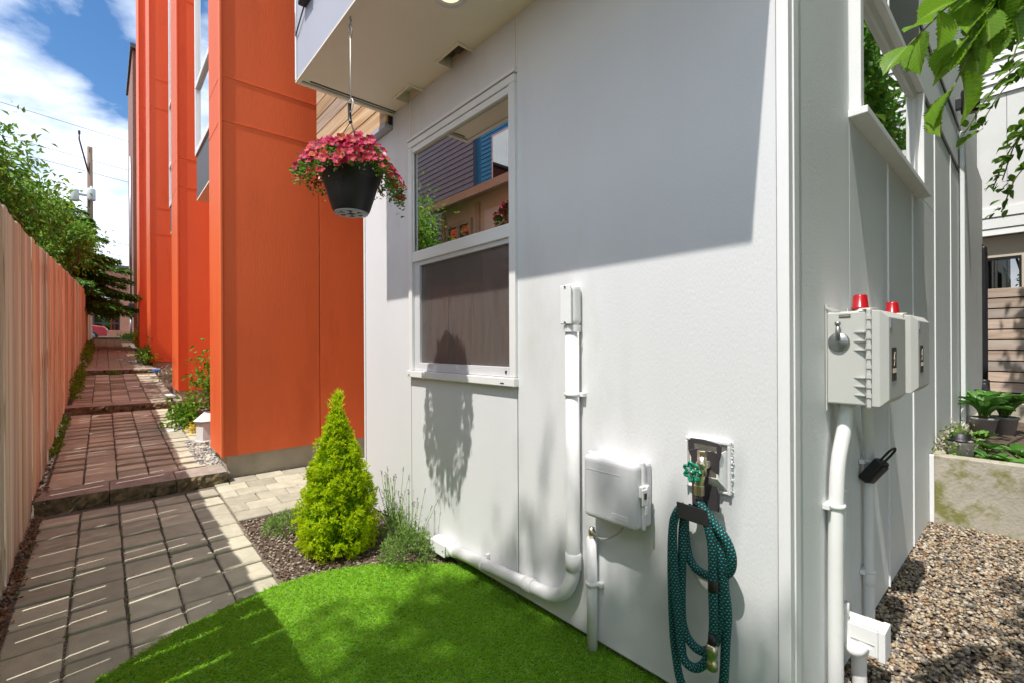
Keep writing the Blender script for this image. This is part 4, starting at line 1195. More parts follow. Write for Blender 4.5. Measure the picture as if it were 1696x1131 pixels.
b.prism([(1.595, y0 + .02, z0 + .01), (1.595, y1 - .02, z0 + .01), (1.552, y1 - .03, z0 + .055), (1.552, y0 + .03, z0 + .055)], (0, .0, .004)); b.build('splash_hood', M['trim'], fb)
b = B()
v, f = pebbles(np.stack([NP.uniform(1.588, 1.599, 60), np.where(NP.uniform(size=60) < .5, y0 - .002, NP.uniform(y0, y1, 60)), NP.uniform(z0, z1 + .004, 60)], 1), NP.uniform(.002, .005, 60))
sel = []
tag(mesh_np('caulk', v, f, M['trim'], fb), kind='stuff')

hg = thing('hose_hanger', 'black plastic hose hanger with a grip slot hung behind the tap', 'hose hanger', (1.545, .765, .72))
HXX = 1.552
b = B()
# plate built as strips round the grip slot
b.prism([(HXX, .822, .938), (HXX, .812, .950), (HXX, .765, .951), (HXX, .715, .944), (HXX, .704, .935), (HXX, .704, .932), (HXX, .822, .934)], (.006, 0, 0))
b.prism([(HXX, .822, .9335), (HXX, .803, .9335), (HXX, .800, .914), (HXX, .822, .906)], (.006, 0, 0))
b.prism([(HXX, .722, .9315), (HXX, .704, .9315), (HXX, .707, .902), (HXX, .720, .911)], (.006, 0, 0))
b.prism([(HXX, .822, .9055), (HXX, .8, .9135), (HXX, .786, .917), (HXX, .773, .913), (HXX, .76, .917), (HXX, .747, .912), (HXX, .735, .916), (HXX, .720, .9105), (HXX, .707, .9015), (HXX, .712, .885), (HXX, .714, .84), (HXX, .745, .852), (HXX, .752, .80), (HXX, .72, .80), (HXX, .713, .715), (HXX, .808, .708), (HXX, .812, .885)], (.006, 0, 0))
b.build('plate', M['dark_plastic'], hg, bevel=.0012)
b = B()
b.prism([(1.548, .712, .80), (1.530, .700, .785), (1.530, .700, .735), (1.548, .712, .715)], (0, .004, 0))
b.build('gusset', M['dark_plastic'], hg)
b = B()
for s_, (xa, xb, za, zb2) in enumerate(((1.47, 1.552, .706, .70), )):
    b.prism([(1.47, .822, .742), (1.474, .822, .742), (1.484, .822, .694), (1.552, .822, .690), (1.552, .822, .684), (1.478, .822, .686)], (0, -.108, -.004))
b.build('trough', M['dark_plastic'], hg, bevel=.001)

tp = thing('outdoor_tap', 'nickel coloured outdoor tap with green star shaped handwheel', 'tap', (1.6, .755, .85))
b = B()
b.cyl((1.60, .752, .868), (1.52, .752, .868), .013, n=16)
b.lathe([(.0, -.03), (.014, -.03), (.015, -.005), (.02, .0), (.02, .012), (.016, .016), (.016, .034), (.0, .036)], (1.515, .752, .868), 16)
b.lathe([(.016, 0), (.016, .024), (.013, .026), (.0, .026)], (1.515, .752, .896), 6, smooth=False)
b.tube(smooth_path([(1.515, .752, .868), (1.512, .755, .84), (1.512, .760, .815), (1.512, .762, .80)]), .0145, 14)
b.build('valve_body', M['brass'], tp)
b = B(); b.lathe([(.011, -.008), (.0175, -.006), (.0175, .026), (.011, .03)], (1.512, .762, .776), 8, smooth=False); b.build('hose_coupling', M['brass'], tp)
b = B(); b.cyl((1.515, .757, .862), (1.472, .764, .856), .007, n=10); b.build('stem', M['brass'], tp)
ax_ = Vector((-1, .16, -.06)).normalized()
q = ax_.to_track_quat('Z', 'Y').to_matrix()
cw = Vector((1.470, .764, .855))
b = B()
ring = []
for k in range(49):
    a = 2 * math.pi * k / 48
    r_ = .0275 + .0052 * math.cos(7 * a)
    ring.append(cw + q @ Vector((r_ * math.cos(a), r_ * math.sin(a), .002 * math.cos(7 * a))))
b.tube(ring, .0052, 8, cap=False)
for k in range(4):
    a = 2 * math.pi * k / 4 + .3
    b.tube([cw + q @ Vector((.004 * math.cos(a), .004 * math.sin(a), -.002)), cw + q @ Vector((.026 * math.cos(a), .026 * math.sin(a), 0))], .0048, 8)
b.lathe([(.0, .006), (.008, .005), (.0105, 0), (.0105, -.007), (0, -.008)], cw, 14, axis=ax_)
b.build('handwheel', M['greenwheel'], tp)
b = B(); b.lathe([(.0, .010), (.0035, .009), (.0045, .005)], cw, 10, axis=ax_); b.build('wheel_screw', M['steel'], tp)

hs = thing('garden_hose', 'coiled green and black braided garden hose hanging from the tap hanger', 'hose', (1.51, .77, .03))
HR = .0145
def strand(pts, x):
    P = []
    for i, p in enumerate(pts):
        xx = x[i] if isinstance(x, (list, tuple)) else x
        P.append((xx, p[0], p[1]))
    b = B(); b.tube(smooth_path(P, 7), HR, 14, uvs=True); return b.build('hose_strand', M['hose'], hs)
strand([(.762, .748), (.742, .727), (.703, .69), (.666, .649), (.650, .595), (.667, .538), (.72, .497), (.775, .493), (.81, .518), (.826, .57), (.829, .64), (.822, .70)], [1.508, 1.505, 1.50, 1.50, 1.505, 1.52, 1.54, 1.545, 1.545, 1.545, 1.54, 1.53])
strand([(.741, .712), (.718, .666), (.707, .601), (.703, .453), (.703, .362), (.712, .283), (.74, .216), (.776, .188), (.809, .199), (.821, .246), (.834, .368), (.844, .492), (.850, .602), (.845, .668), (.827, .701), (.805, .712)], [1.50, 1.492, 1.49, 1.485, 1.487, 1.49, 1.49, 1.49, 1.492, 1.495, 1.495, 1.495, 1.495, 1.495, 1.50, 1.51])
strand([(.760, .722), (.735, .690), (.700, .64), (.684, .575), (.681, .492), (.672, .404), (.678, .311), (.688, .161), (.71, .083), (.76, .045), (.81, .048), (.839, .09), (.851, .153), (.864, .262), (.870, .474), (.865, .62), (.850, .685), (.825, .712)], [1.53, 1.528, 1.525, 1.525, 1.52, 1.52, 1.52, 1.522, 1.525, 1.53, 1.53, 1.525, 1.52, 1.52, 1.52, 1.52, 1.525, 1.53])
strand([(.80, .712), (.822, .69), (.829, .62), (.829, .523), (.830, .361), (.819, .286), (.782, .248), (.741, .252), (.708, .30), (.692, .38), (.690, .47), (.690, .58), (.705, .65), (.735, .70)], [1.535, 1.53, 1.525, 1.52, 1.515, 1.513, 1.51, 1.51, 1.515, 1.515, 1.515, 1.515, 1.52, 1.53])
b = B(); b.lathe([(.0125, 0), (.017, .004), (.017, .028), (.0145, .032), (.0145, .05), (.0175, .054), (.0175, .082), (.012, .086)], (1.478, .704, .222), 16); b.build('end_fitting', M['brass'], hs)
b = B(); b.lathe([(.0148, 0), (.0165, .003), (.0165, .037), (.0148, .04)], (1.4855, .703, .475), 14); b.build('hose_sleeve', M['black_plastic'], hs)
b = B(); b.tube([(1.512, .762, .778), (1.508, .760, .75)], .013, 12); b.build('hose_sleeve', M['dark_plastic'], hs)
b = B(); b.tube([(1.478, .704, .30), (1.483, .703, .34)], .0142, 12); b.build('hose_sleeve', M['black_plastic'], hs)

# ------------------------------------------------------------------ control boxes on the side wall
def control_box(x0, zo, label):
    w, dpt, h = .335, .115, .325
    t = thing('control_box', label, 'control box', (x0 + w / 2, SY, 1.065 + zo), 'alarm control boxes on the side wall')
    z0 = 1.065 + zo; z1 = z0 + h
    yf = SY - .008 - dpt
    b = B(); b.box(x0, x0 + w, yf, SY - .008, z0, z1, .006, 2); b.build('enclosure', M['panel_box'], t)
    b = B()
    b.box(x0 - .008, x0 + w + .008, yf - .014, yf - .001, z0 - .006, z1 + .006, .004, 2)
    b.build('lid_flange', M['panel_box'], t)
    # bevelled door
    o, i_ = [(x0, z0), (x0 + w, z0), (x0 + w, z1), (x0, z1)], .024
    b = B()
    ya, yb, yc = yf - .0145, yf - .036, yf - .058
    pts = []
    A = [b.bm.verts.new((x, ya, z)) for x, z in o]
    C = [b.bm.verts.new((x, yb, z)) for x, z in o]
    Dd = [b.bm.verts.new((x + (i_ if x == x0 else -i_), yc, z + (i_ if z == z0 else -i_))) for x, z in o]
    for k in range(4):
        k2 = (k + 1) % 4
        b.bm.faces.new((A[k], A[k2], C[k2], C[k])); b.bm.faces.new((C[k], C[k2], Dd[k2], Dd[k]))
    b.bm.faces.new(Dd); b.bm.faces.new(A[::-1])
    dr = b.build('door', M['panel_box'], t, bevel=.002)
    xl = x0 + .06
    b = B(); b.box(xl, xl + .075, yc - .0015, yc - .0002, z0 + .085, z0 + .20); b.build('printed_plate', M['label'], dr)
    b = B()
    b.prism([(xl + .042, yc - .003, z0 + .185), (xl + .028, yc - .003, z0 + .160), (xl + .038, yc - .003, z0 + .160), (xl + .030, yc - .003, z0 + .138), (xl + .050, yc - .003, z0 + .166), (xl + .040, yc - .003, z0 + .166)], (0, .001, 0))
    for k in range(6): b.box(xl + .008 + k * .0105, xl + .015 + k * .0105, yc - .003, yc - .002, z0 + .113, z0 + .128)
    b.build('plate_print', M['labelmark'], dr)
    b = B(); b.box(x0 + .035, x0 + .07, yc - .0015, yc - .0002, z1 - .06, z1 - .03); b.build('warning_sticker', M['fascia'], dr)
    # hinge ribs on the near side and mounting ears
    for zz in (z0 + .035, z0 + .065, z0 + .095, z1 - .075, z1 - .105, z1 - .135):
        b = B(); b.prism([(x0 - .0005, yf + .001, zz), (x0 - .014, yf + .001, zz), (x0 - .0005, yf + .036, zz)], (0, 0, .0035))
        b.build('side_rib', M['panel_box'], t)
    b = B()
    for zz in np.linspace(z0 + .03, z1 - .03, 9):
        b.box(x0 - .0105, x0 - .0075, yf - .016, yf - .002, zz, zz + .014)
    b.build('hinge_knuckle', M['panel_box'], t)
    b = B()
    b.box(x0 + .004, x0 + .05, SY - .007, SY - .002, z0 - .028, z1 + .028, .002); b.build('mounting_foot', M['panel_box'], t)
    b = B(); b.box(x0 + w - .05, x0 + w - .004, SY - .007, SY - .002, z0 - .028, z1 + .028, .002)
    b.build('mounting_foot', M['panel_box'], t)
    b = B(); b.prism([(x0 + .0, SY - .004, z1 + .024), (x0 + .0, SY - .05, z1 + .001), (x0 + .0, SY - .03, z1 + .001), (x0 + .0, SY - .004, z1 + .014)], (.006, 0, 0))
    b.build('mounting_ear', M['panel_box'], t)
    b = B(); b.prism([(x0 - .004, yf - .012, z1 + .005), (x0 + .10, yf - .012, z1 + .012), (x0 + .10, yf + .02, z1 + .012), (x0 - .004, yf + .02, z1 + .005)], (0, 0, .003)); b.build('top_hasp', M['soffit'], t)
    b = B(); b.lathe([(0, 0), (.028, 0), (.028, .006), (.025, .014), (0, .014)], (x0 + .16, yf + .05, z1), 24); bs = b.build('beacon_base', M['steel'], t)
    b = B(); b.lathe([(.027, .0), (.028, .007), (.0255, .009), (.022, .050), (.018, .055), (0, .056)], (x0 + .16, yf + .05, z1 + .0145), 24); b.build('beacon_lens', M['red'], t)
    return t, z0, z1, yf
t, z0, z1, yf = control_box(1.957, 0, 'nearer pale control box with a steel lever and red beacon on the side wall')
b = B()
lc = (1.9505, SY - .068, 1.298)
b.lathe([(0, 0), (.032, .0), (.033, .004), (.028, .009), (.007, .010), (0, .013)], (1.957, SY - .045, 1.284), 24, axis=(-1, 0, 0))
b.build('lever_disc', M['steel'], t)
b = B(); b.tube([(1.943, SY - .045, 1.292), (1.941, SY - .045, 1.342)], .005, 8, rad=[.0085, .006]); b.lathe([(0, -.009), (.009, -.005), (.009, .005), (0, .009)], (1.941, SY - .045, 1.348), 12); b.build('lever', M['steel'], t)
b = B(); b.box(1.9550, 1.9566, SY - .079, SY - .045, 1.369, 1.379); b.build('printed_plate', M['label'], t)
b = B()
for k in range(9): b.box(1.9538, 1.9548, SY - .0765 + k * .0034, SY - .0745 + k * .0034, 1.3722, 1.3762)
b.build('plate_print', M['labelmark'], t)
b = B(); b.tube([(2.03, SY - .05, 1.09), (2.03, SY - .05, 1.055)], .028, 12); b.build('bottom_hub', M['panel_box'], t)
control_box(2.53, 0.005, 'farther pale control box with a red beacon, behind the one with the lever')

# conduits below the boxes
def sideclamp(b, x, y, z, r):
    b.lathe([(r + .001, -.009), (r + .006, -.007), (r + .006, .007), (r + .001, .009)], (x, y, z), 18)
    b.box(x - r - .024, x + r + .024, y + r * .35, SY - .001, z - .009, z + .009, .002)
c1 = thing('grey_conduit', 'near white conduit running from the lever box down the side wall', 'conduit', (2.09, SY - .035, -.02))
b = B(); b.tube(smooth_path([(2.03, SY - .05, 1.075), (2.02, SY - .046, .98), (1.985, SY - .034, .85), (1.965, SY - .032, .70), (1.952, SY - .032, .40), (1.952, SY - .032, -.05)], 5), .0235, 20); b.build('pipe', M['pvc'], c1)
b = B(); sideclamp(b, 1.965, SY - .032, .70, .0235); b.build('clamp', M['pvc'], c1)
c3 = thing('thin_conduit', 'thin white tube beside the near conduit ending at the junction box', 'conduit', (2.14, SY - .02, .0))
b = B(); b.tube([(2.115, SY - .014, .73), (2.10, SY - .016, .26)], .011, 12); b.build('pipe', M['pvc'], c3)
b = B(); sideclamp(b, 2.115, SY - .014, .72, .011); b.build('clamp', M['pvc'], c3)
b = B(); sideclamp(b, 2.07, SY - .014, .05, .009); b.build('clamp', M['pvc'], c3)
b = B(); b.tube([(2.07, SY - .012, .60), (2.07, SY - .012, -.06)], .009, 10); b.build('pipe', M['pvc'], c3)
b = B(); b.tube(smooth_path([(2.10, SY - .018, .30), (2.10, SY - .02, .22), (2.095, SY - .03, .165), (2.085, SY - .05, .140), (2.08, SY - .072, .148), (2.095, SY - .085, .170)], 6), .0175, 16); b.build('elbow', M['pvc'], c3)
b = B(); b.lathe([(.018, 0), (.0215, .003), (.0215, .05), (.018, .053)], (2.10, SY - .018, .25), 16); b.build('coupling', M['pvc'], c3)
c2 = thing('slim_conduit', 'farther white conduit from the lever box down to the gravel, holding a black lockbox', 'conduit', (2.60, SY - .03, .0))
b = B(); b.tube(smooth_path([(2.245, SY - .066, 1.07), (2.27, SY - .062, 1.02), (2.40, SY - .04, .90), (2.468, SY - .03, .80), (2.475, SY - .027, .62), (2.475, SY - .027, .30), (2.475, SY - .027, -.02)], 5), .0195, 18); b.build('pipe', M['pvc'], c2)
b = B(); sideclamp(b, 2.469, SY - .029, .775, .0195); b.build('clamp', M['pvc'], c2)
b = B(); sideclamp(b, 2.475, SY - .027, .30, .0195); b.build('clamp', M['pvc'], c2)
b = B(); b.lathe([(.02, 0), (.0235, .003), (.0235, .05), (.02, .053)], (2.475, SY - .027, .24), 16); b.build('coupling', M['pvc'], c2)

jb = thing('junction_box', 'white rectangular junction box low on the side wall above the gravel', 'junction box', (2.26, SY - .08, .05))
JX0, JX1, JY0, JY1, JZ0, JZ1 = 2.085, 2.185, SY - .125, SY - .004, .135, .236
b = B(); b.box(JX0 + .012, JX1, JY0, JY1, JZ0, JZ1, .004, 2); b.build('body', M['trim'], jb)
b = B(); b.box(JX0 + .007, JX1 + .002, JY0 - .022, JY0 - .001, JZ0 - .005, JZ1 + .004, .003, 2); b.build('cover', M['trim'], jb)
b = B(); b.box(JX0 + .0095, JX0 + .0125, JY0 + .01, JY1 - .02, JZ0 + .045, JZ0 + .048); b.build('seam', M['cable'], jb)
b = B(); b.box(JX0 + .015, JX1 - .01, JY0 - .01, JY0 + .05, JZ1 + .0015, JZ1 + .005, .001); b.build('cover_lip', M['trim'], jb)
b = B(); b.tube(smooth_path([(2.14, SY - .06, .12), (2.14, SY - .06, .03), (2.145, SY - .065, -.08)], 4), .024, 16); b.build('stub_pipe', M['pvc'], jb)

# black lockbox hung on the slim conduit
lk = thing('key_lockbox', 'black key lockbox hanging by its shackle from the white conduit', 'lockbox', (2.47, .40, .77))
ang = Matrix.Translation((2.44, .425, .80)) @ Matrix.Rotation(R(34), 4, 'X') @ Matrix.Rotation(R(-20), 4, 'Z')
b = B(); b.box(-.027, .027, -.022, .020, -.128, -.012, .010, 3, ang); b.build('case', M['black_plastic'], lk)
b = B(); b.box(-.020, .020, -.030, -.021, -.118, -.024, .006, 2, ang); b.build('front_cover', M['dark_plastic'], lk)
sh = [ang @ Vector(p) for p in ((-.018, 0, -.02), (-.018, 0, .03), (-.012, 0, .05), (0, 0, .058), (.012, 0, .05), (.018, 0, .03), (.018, 0, -.02))]
b = B(); b.tube(smooth_path(sh, 4), .0045, 8); b.build('shackle', M['black_plastic'], lk)

# ------------------------------------------------------------------ concrete planter and what grows in it
pl = thing('concrete_planter', 'moss stained concrete planter wall across the end of the gravel', 'planter', (4.4, .2, .0))
b = B(); b.box(4.36, 4.47, -1.6, .497, -.1, .495, .006, 2); b.build('front_wall', M['moss_concrete'], pl)
b = B(); b.box(7.6, 7.7, -1.6, .44, -.1, .60, .006, 2); b.build('back_wall', M['moss_concrete'], pl)
b = B(); b.box(4.472, 7.598, .445, .508, -.1, .485, .004, 2); b.build('side_wall', M['concrete'], pl)
b = B(); b.box(4.472, 7.598, -1.6, .444, -.1, .40); b.build('planter_soil', M['soil'], pl)
b = B(); b.box(4.334, 4.358, .485, .510, .03, .50, .002); b.build('edge_trim', M['trim'], pl)

def broad_leaf_mesh(seed, lobes=0):
    r = random.Random(seed)
    bm = bmesh.new()
    nl, nw = 8, 2
    rows = []
    for i in range(nl + 1):
        t_ = i / nl
        w = .5 * math.sin(math.pi * min(1, t_ * .92 + .08)) ** .7 * (1 if not lobes else (1 + .15 * math.sin(t_ * 18)))
        z = .22 * math.sin(t_ * 2.2) - .25 * t_ * t_
        rows.append([bm.verts.new((t_, j / nw * w * .62, z + abs(j / nw) * .10 + r.uniform(-.012, .012))) for j in range(-nw, nw + 1)])
    for i in range(nl):
        for j in range(2 * nw):
            f_ = bm.faces.new((rows[i][j], rows[i][j + 1], rows[i + 1][j + 1], rows[i + 1][j])); f_.smooth = True
    me = bpy.data.meshes.new('broad_leaf'); bm.to_mesh(me); bm.free(); me.materials.append(M['bergenia'])
    return me
BL = [broad_leaf_mesh(i) for i in range(4)]
def rosette(name, label, c, n, L, up=.5, cat='plant', group=None, wide=1.0):
    t = thing(name, label, cat, c, group)
    b = B()
    for k in range(n):
        a = 2 * math.pi * k / n + rnd.uniform(-.3, .3)
        e = up + rnd.uniform(-.25, .25)
        s_ = L * rnd.uniform(.7, 1.15)
        st = Vector(c) + Vector((math.cos(a) * .04, math.sin(a) * .04, L * .35 * rnd.uniform(.3, 1)))
        b.tube([c, st], .004, 5)
        place('leaf', rnd.choice(BL), t, st, (0, -e, a), (s_, s_ * wide, s_))
    b.build('stem', M['twig'], t)
    return t
rosette('broad_leaf_plant', 'glossy broad leaved plant with one big pale leaf at the planter front', (4.72, .22, .42), 16, .105, .35, group='broad leaved plants in the planter')
rosette('broad_leaf_plant', 'broad leaved plant at the right edge of the planter beside a red stem', (4.95, .09, .44), 15, .11, .4, group='broad leaved plants in the planter')
rosette('broad_leaf_plant', 'low leafy plant in the middle of the planter behind the white bucket', (5.3, .27, .42), 16, .095, .5, group='broad leaved plants in the planter')
rosette('potted_lily', 'dark green long leaved plant in the grey pot at the planter rear', (6.3, .35, .55), 30, .26, .62, group='long leaved plants in pots', wide=.42)
rosette('potted_lily', 'dark green long leaved plant in the rear pot nearest the wood fence', (6.5, .22, .55), 30, .27, .60, group='long leaved plants in pots', wide=.42)
rosette('broad_leaf_plant', 'leafy plant pressed against the planter front at the picture edge', (4.62, .10, .42), 14, .10, .45, group='broad leaved plants in the planter')
rosette('broad_leaf_plant', 'small leafy plant between the grey pots and the white bucket', (5.7, .34, .42), 14, .10, .6, group='broad leaved plants in the planter')
for (x, y, lab) in ((6.3, .35, 'small grey pot under the left long leaved plant'), (6.5, .22, 'small grey pot under the right long leaved plant')):
    p_ = thing('flower_pot', lab, 'pot', (x, y, .40), 'grey pots in the planter')
    b = B(); b.lathe([(.0, 0), (.07, 0), (.095, .15), (.103, .15), (.103, .17), (.09, .17), (.085, .14)], (x, y, .40), 20); b.build('pot', M['potgrey'], p_)
bk = thing('white_bucket', 'white plastic bucket with a black nursery pot standing inside it', 'bucket', (4.62, .375, .40))
b = B(); b.lathe([(0, 0), (.062, 0), (.072, .165), (.076, .165), (.076, .175), (.07, .175)], (4.62, .375, .40), 24); b.build('pail', M['bucket'], bk)
b = B(); b.lathe([(.079, 0), (.081, .004), (.081, .014), (.060, .016), (.055, .056), (.048, .058), (.046, .02), (.0, .02)], (4.62, .375, .575), 24); b.build('nursery_pot', M['black_plastic'], bk)
n = 700
c = np.array([4.78, .415, .52])
P = c + NP.normal(size=(n, 3)) * np.array([.11, .04, .06])
v, f = leaf_arrays(P, NP.normal(size=(n, 3)) + np.array([0, 0, .5]), NP.uniform(.02, .045, n), NP.uniform(.012, .024, n))
tg = thing('variegated_plant', 'small pale and green leaved plant by the wall at the planter corner', 'plant', (4.78, .41, .42))
mesh_np('foliage', v, f, M['palepetal'], tg)['kind'] = 'stuff'
n = 500
P = c + np.array([0, -.02, -.02]) + NP.normal(size=(n, 3)) * np.array([.12, .05, .06])
v, f = leaf_arrays(P, NP.normal(size=(n, 3)) + np.array([0, 0, .5]), NP.uniform(.02, .05, n), NP.uniform(.015, .028, n))
mesh_np('green_foliage', v, f, M['weeds'], tg)['kind'] = 'stuff'

# ------------------------------------------------------------------ what stands beyond the planter
wf = thing('plank_fence', 'pale horizontal plank fence below the far black window', 'fence', (8.8, 0.1, .3))
z = .36
k = 0
while z < 1.90:
    h = rnd.choice((.118, .122, .12))
    b = B(); b.box(8.80 + rnd.uniform(-.003, .003), 8.82, -1.6, .70, z, z + h, .002, 1); b.build('plank', M['plank'], wf)
    z += h + .017
b = B(); b.box(8.8215, 8.826, -1.6, .70, .3, 1.9); b.build('backing', M['gap'], wf)  # added dark sheet: paints the shade seen between the planks
for yy in (-1.5, -.35, .66):
    b = B(); b.box(8.827, 8.90, yy - .045, yy + .045, 0.2, 1.93); b.build('post', M['plank'], wf)

dp = thing('downspout', 'dark brown downspout at the far corner of the side wall', 'downspout', (8.2, .44, .4))
b = B(); b.tube(smooth_path([(8.30, .50, 2.50), (8.30, .47, 2.46), (8.30, .455, 2.38), (8.30, .455, 1.6), (8.30, .455, .80)], 4), .036, 12); b.build('pipe', M['black_plastic'], dp)
b = B(); b.tube(smooth_path([(8.30, .455, .81), (8.25, .45, .72), (7.95, .42, .58), (7.75, .41, .48)], 5), .05, 12); b.build('outlet', M['black_plastic'], dp)
sl = thing('wall_sconce', 'black cylinder wall lamp high on the far side wall', 'wall lamp', (6.06, .42, 3.5))
b = B(); b.lathe([(0, 0), (.06, 0), (.065, .02), (.065, .2), (.055, .215), (0, .215)], (6.06, .415, 3.42), 20); b.build('shade', M['black_plastic'], sl)
b = B(); b.box(6.03, 6.09, .46, SY, 3.47, 3.57, .004); b.build('bracket', M['black_plastic'], sl)

fhouse = thing('far_white_house', 'white house with lap siding and a black window beyond the plank fence', 'house', (10, .2, .2))
def hp(name, m, boxes, par=None, bevel=0.0):
    b = B()
    for q in boxes: b.box(*q)
    return b.build(name, m, par or fhouse, bevel=bevel)
hp('lower_wall', M['beige'], [(10.0, 10.1, -3, .162, .1, 2.85), (10.0, 10.1, .522, 3.2, .1, 2.85), (10.0, 10.1, .162, .522, .1, 2.02), (10.0, 10.1, .162, .522, 2.535, 2.85)])
w_ = hp('window', M['black_plastic'], [(9.975, 10.05, .16, .185, 2.015, 2.54), (9.975, 10.05, .5, .525, 2.015, 2.54), (9.975, 10.05, .186, .499, 2.015, 2.04), (9.975, 10.05, .186, .499, 2.50, 2.54)])
hp('pane', M['darkglass'], [(10.0, 10.006, .186, .499, 2.04, 2.50)], w_)
hp('room', M['interior'], [(10.5, 10.55, -.5, 1.2, 1.5, 3.0)])
for k, (za, zb) in enumerate(((2.856, 2.952), (2.958, 3.118), (3.124, 3.262))):
    b = B(); b.prism([(9.86, -3, za), (9.90, -3, za), (9.90, -3, zb), (9.875, -3, zb)], (0, 6.2, 0)); b.build('lap_board', M['greyside'], fhouse)
hp('soffit', M['beige'], [(9.90, 10.0, -3, 3.2, 2.856, 2.89)])
hp('upper_panel', M['lap_white'], [(9.90, 9.93, -3, .295, 3.265, 4.92), (9.90, 9.93, .30, 3.2, 3.265, 4.92)], None, .001)
z = 4.925
while z < 8.2:
    b = B(); b.prism([(9.87, -3, z), (9.93, -3, z), (9.93, -3, z + .165), (9.895, -3, z + .165)], (0, 6.2, 0)); b.build('lap_board', M['lap_white'], fhouse)
    z += .17
hp('corner_board', M['lap_white'], [(9.84, 9.868, .585, .66, 2.86, 8.2)])
hp('body', M['lap_white'], [(10.12, 16, -3, 3.2, 3.0, 8.2)])
hp('roof', M['roof'], [(9.7, 16.2, -3.2, 3.4, 8.202, 8.35)])

# ------------------------------------------------------------------ hanging basket
HB = Vector((.958, 2.335, 0))
hk = thing('basket_hook', 'pale wire hook with extension rod hanging from the soffit', 'hook', (HB.x, HB.y, SZ))
b = B(); b.cyl((HB.x, HB.y, SZ + .004), (HB.x, HB.y, SZ - .02), .004, n=8)
ringp = [(HB.x + .004 * math.sin(a), HB.y + .013 * math.cos(a), SZ - .034 + .014 * math.sin(a)) for a in np.linspace(0, 6.283, 15)]
b.tube(ringp, .0025, 6, cap=False); b.build('screw_eye', M['steel'], hk)
b = B(); b.tube(smooth_path([(HB.x, HB.y + .022, SZ - .075), (HB.x, HB.y + .020, SZ - .055), (HB.x, HB.y + .006, SZ - .045), (HB.x, HB.y - .012, SZ - .055), (HB.x, HB.y - .022, SZ - .085), (HB.x, HB.y - .014, SZ - .11), (HB.x, HB.y, SZ - .115)], 5), .0028, 6); b.build('s_hook', M['steel'], hk)
rod0, rod1 = Vector((HB.x, HB.y, SZ - .108)), Vector((HB.x, HB.y, 2.545))
b = B(); b.tube([rod0, rod1], .003, 6)
loop = [(HB.x, HB.y + .032 * math.sin(a), 2.513 + .032 * math.cos(a)) for a in np.linspace(.25, 2 * math.pi - .35, 22)]
b.tube(loop, .003, 6); b.build('rod', M['bucket'], hk)
hb = thing('hanging_basket', 'black hanging pot overflowing with magenta flowers below the soffit', 'flower basket', (HB.x, HB.y, 1.96))
PR = [(a_ * 1.04, h_) for a_, h_ in [(0, .02), (.055, .02), (.058, 0), (.082, 0), (.088, .008), (.112, .085), (.132, .155), (.135, .160), (.139, .161), (.150, .212), (.154, .214), (.154, .222), (.146, .222), (.140, .19), (0, .19)]]
b = B(); b.lathe(PR, (HB.x, HB.y, 1.962), 40); b.build('pot', M['black_plastic'], hb)
b = B(); b.lathe([(.060, -.004), (.083, -.004), (.083, .002), (.060, .002)], (HB.x, HB.y, 1.960), 32)
for k in range(6):
    a = k * math.pi / 3
    b.box(-.012, .012, .02, .07, -.005, .0, 0, 1, Matrix.Translation((HB.x, HB.y, 1.960)) @ Matrix.Rotation(a, 4, 'Z'))
b.build('saucer_ring', M['fascia'], hb)
b = B()
hp_ = Vector((HB.x, HB.y, 2.50))
b.tube(smooth_path([hp_ + Vector((0, .01, .03)), hp_ + Vector((0, .016, .01)), hp_ + Vector((0, .012, -.05)), hp_ + Vector((0, 0, -.075))], 5), .009, 8); b.build('hanger_clip', M['black_plastic'], hb)
b = B()
for k in range(3):
    a = k * 2.094 + .6
    b.tube([hp_ + Vector((0, 0, -.07)), Vector((HB.x + .147 * math.cos(a), HB.y + .147 * math.sin(a), 2.185))], .0025, 6)
b.build('hanger_wire', M['wire'], hb)
# flowers: mound plus a trail on the sunny side
def basket_points(n):
    P = []
    while len(P) < n:
        a = NP.uniform(0, 6.283); r_ = math.sqrt(NP.uniform(0, 1)) * .255
        z = 2.285 - 1.35 * max(0, r_ - .13) ** 1.35 * 1.9 + NP.normal(0, .010) + .015 * math.sin(3 * a)
        if NP.uniform() < .10 and r_ > .22:
            z -= NP.uniform(0, .05)
        x, y = math.cos(a) * r_, math.sin(a) * r_
        # the right-hand (camera right) side trails lower
        right = (x * .75 - y * .66) / .265
        z -= max(0, right - .45) * NP.uniform(0, .26)
        P.append((x, y, z))
    return np.array(P)
Pf = basket_points(2900)
shift = np.array([HB.x, HB.y, 0])
v1, f1 = leaf_arrays(Pf + shift - np.array([0, 0, .018]) + NP.normal(0, .008, Pf.shape), np.concatenate([Pf[:, :2] * 4, NP.uniform(-.4, .6, (len(Pf), 1))], 1) + .5 * NP.normal(size=Pf.shape), NP.uniform(.016, .032, len(Pf)), NP.uniform(.008, .015, len(Pf)))
tag(mesh_np('foliage', v1, f1, M['basket_leaf'], hb), kind='stuff')
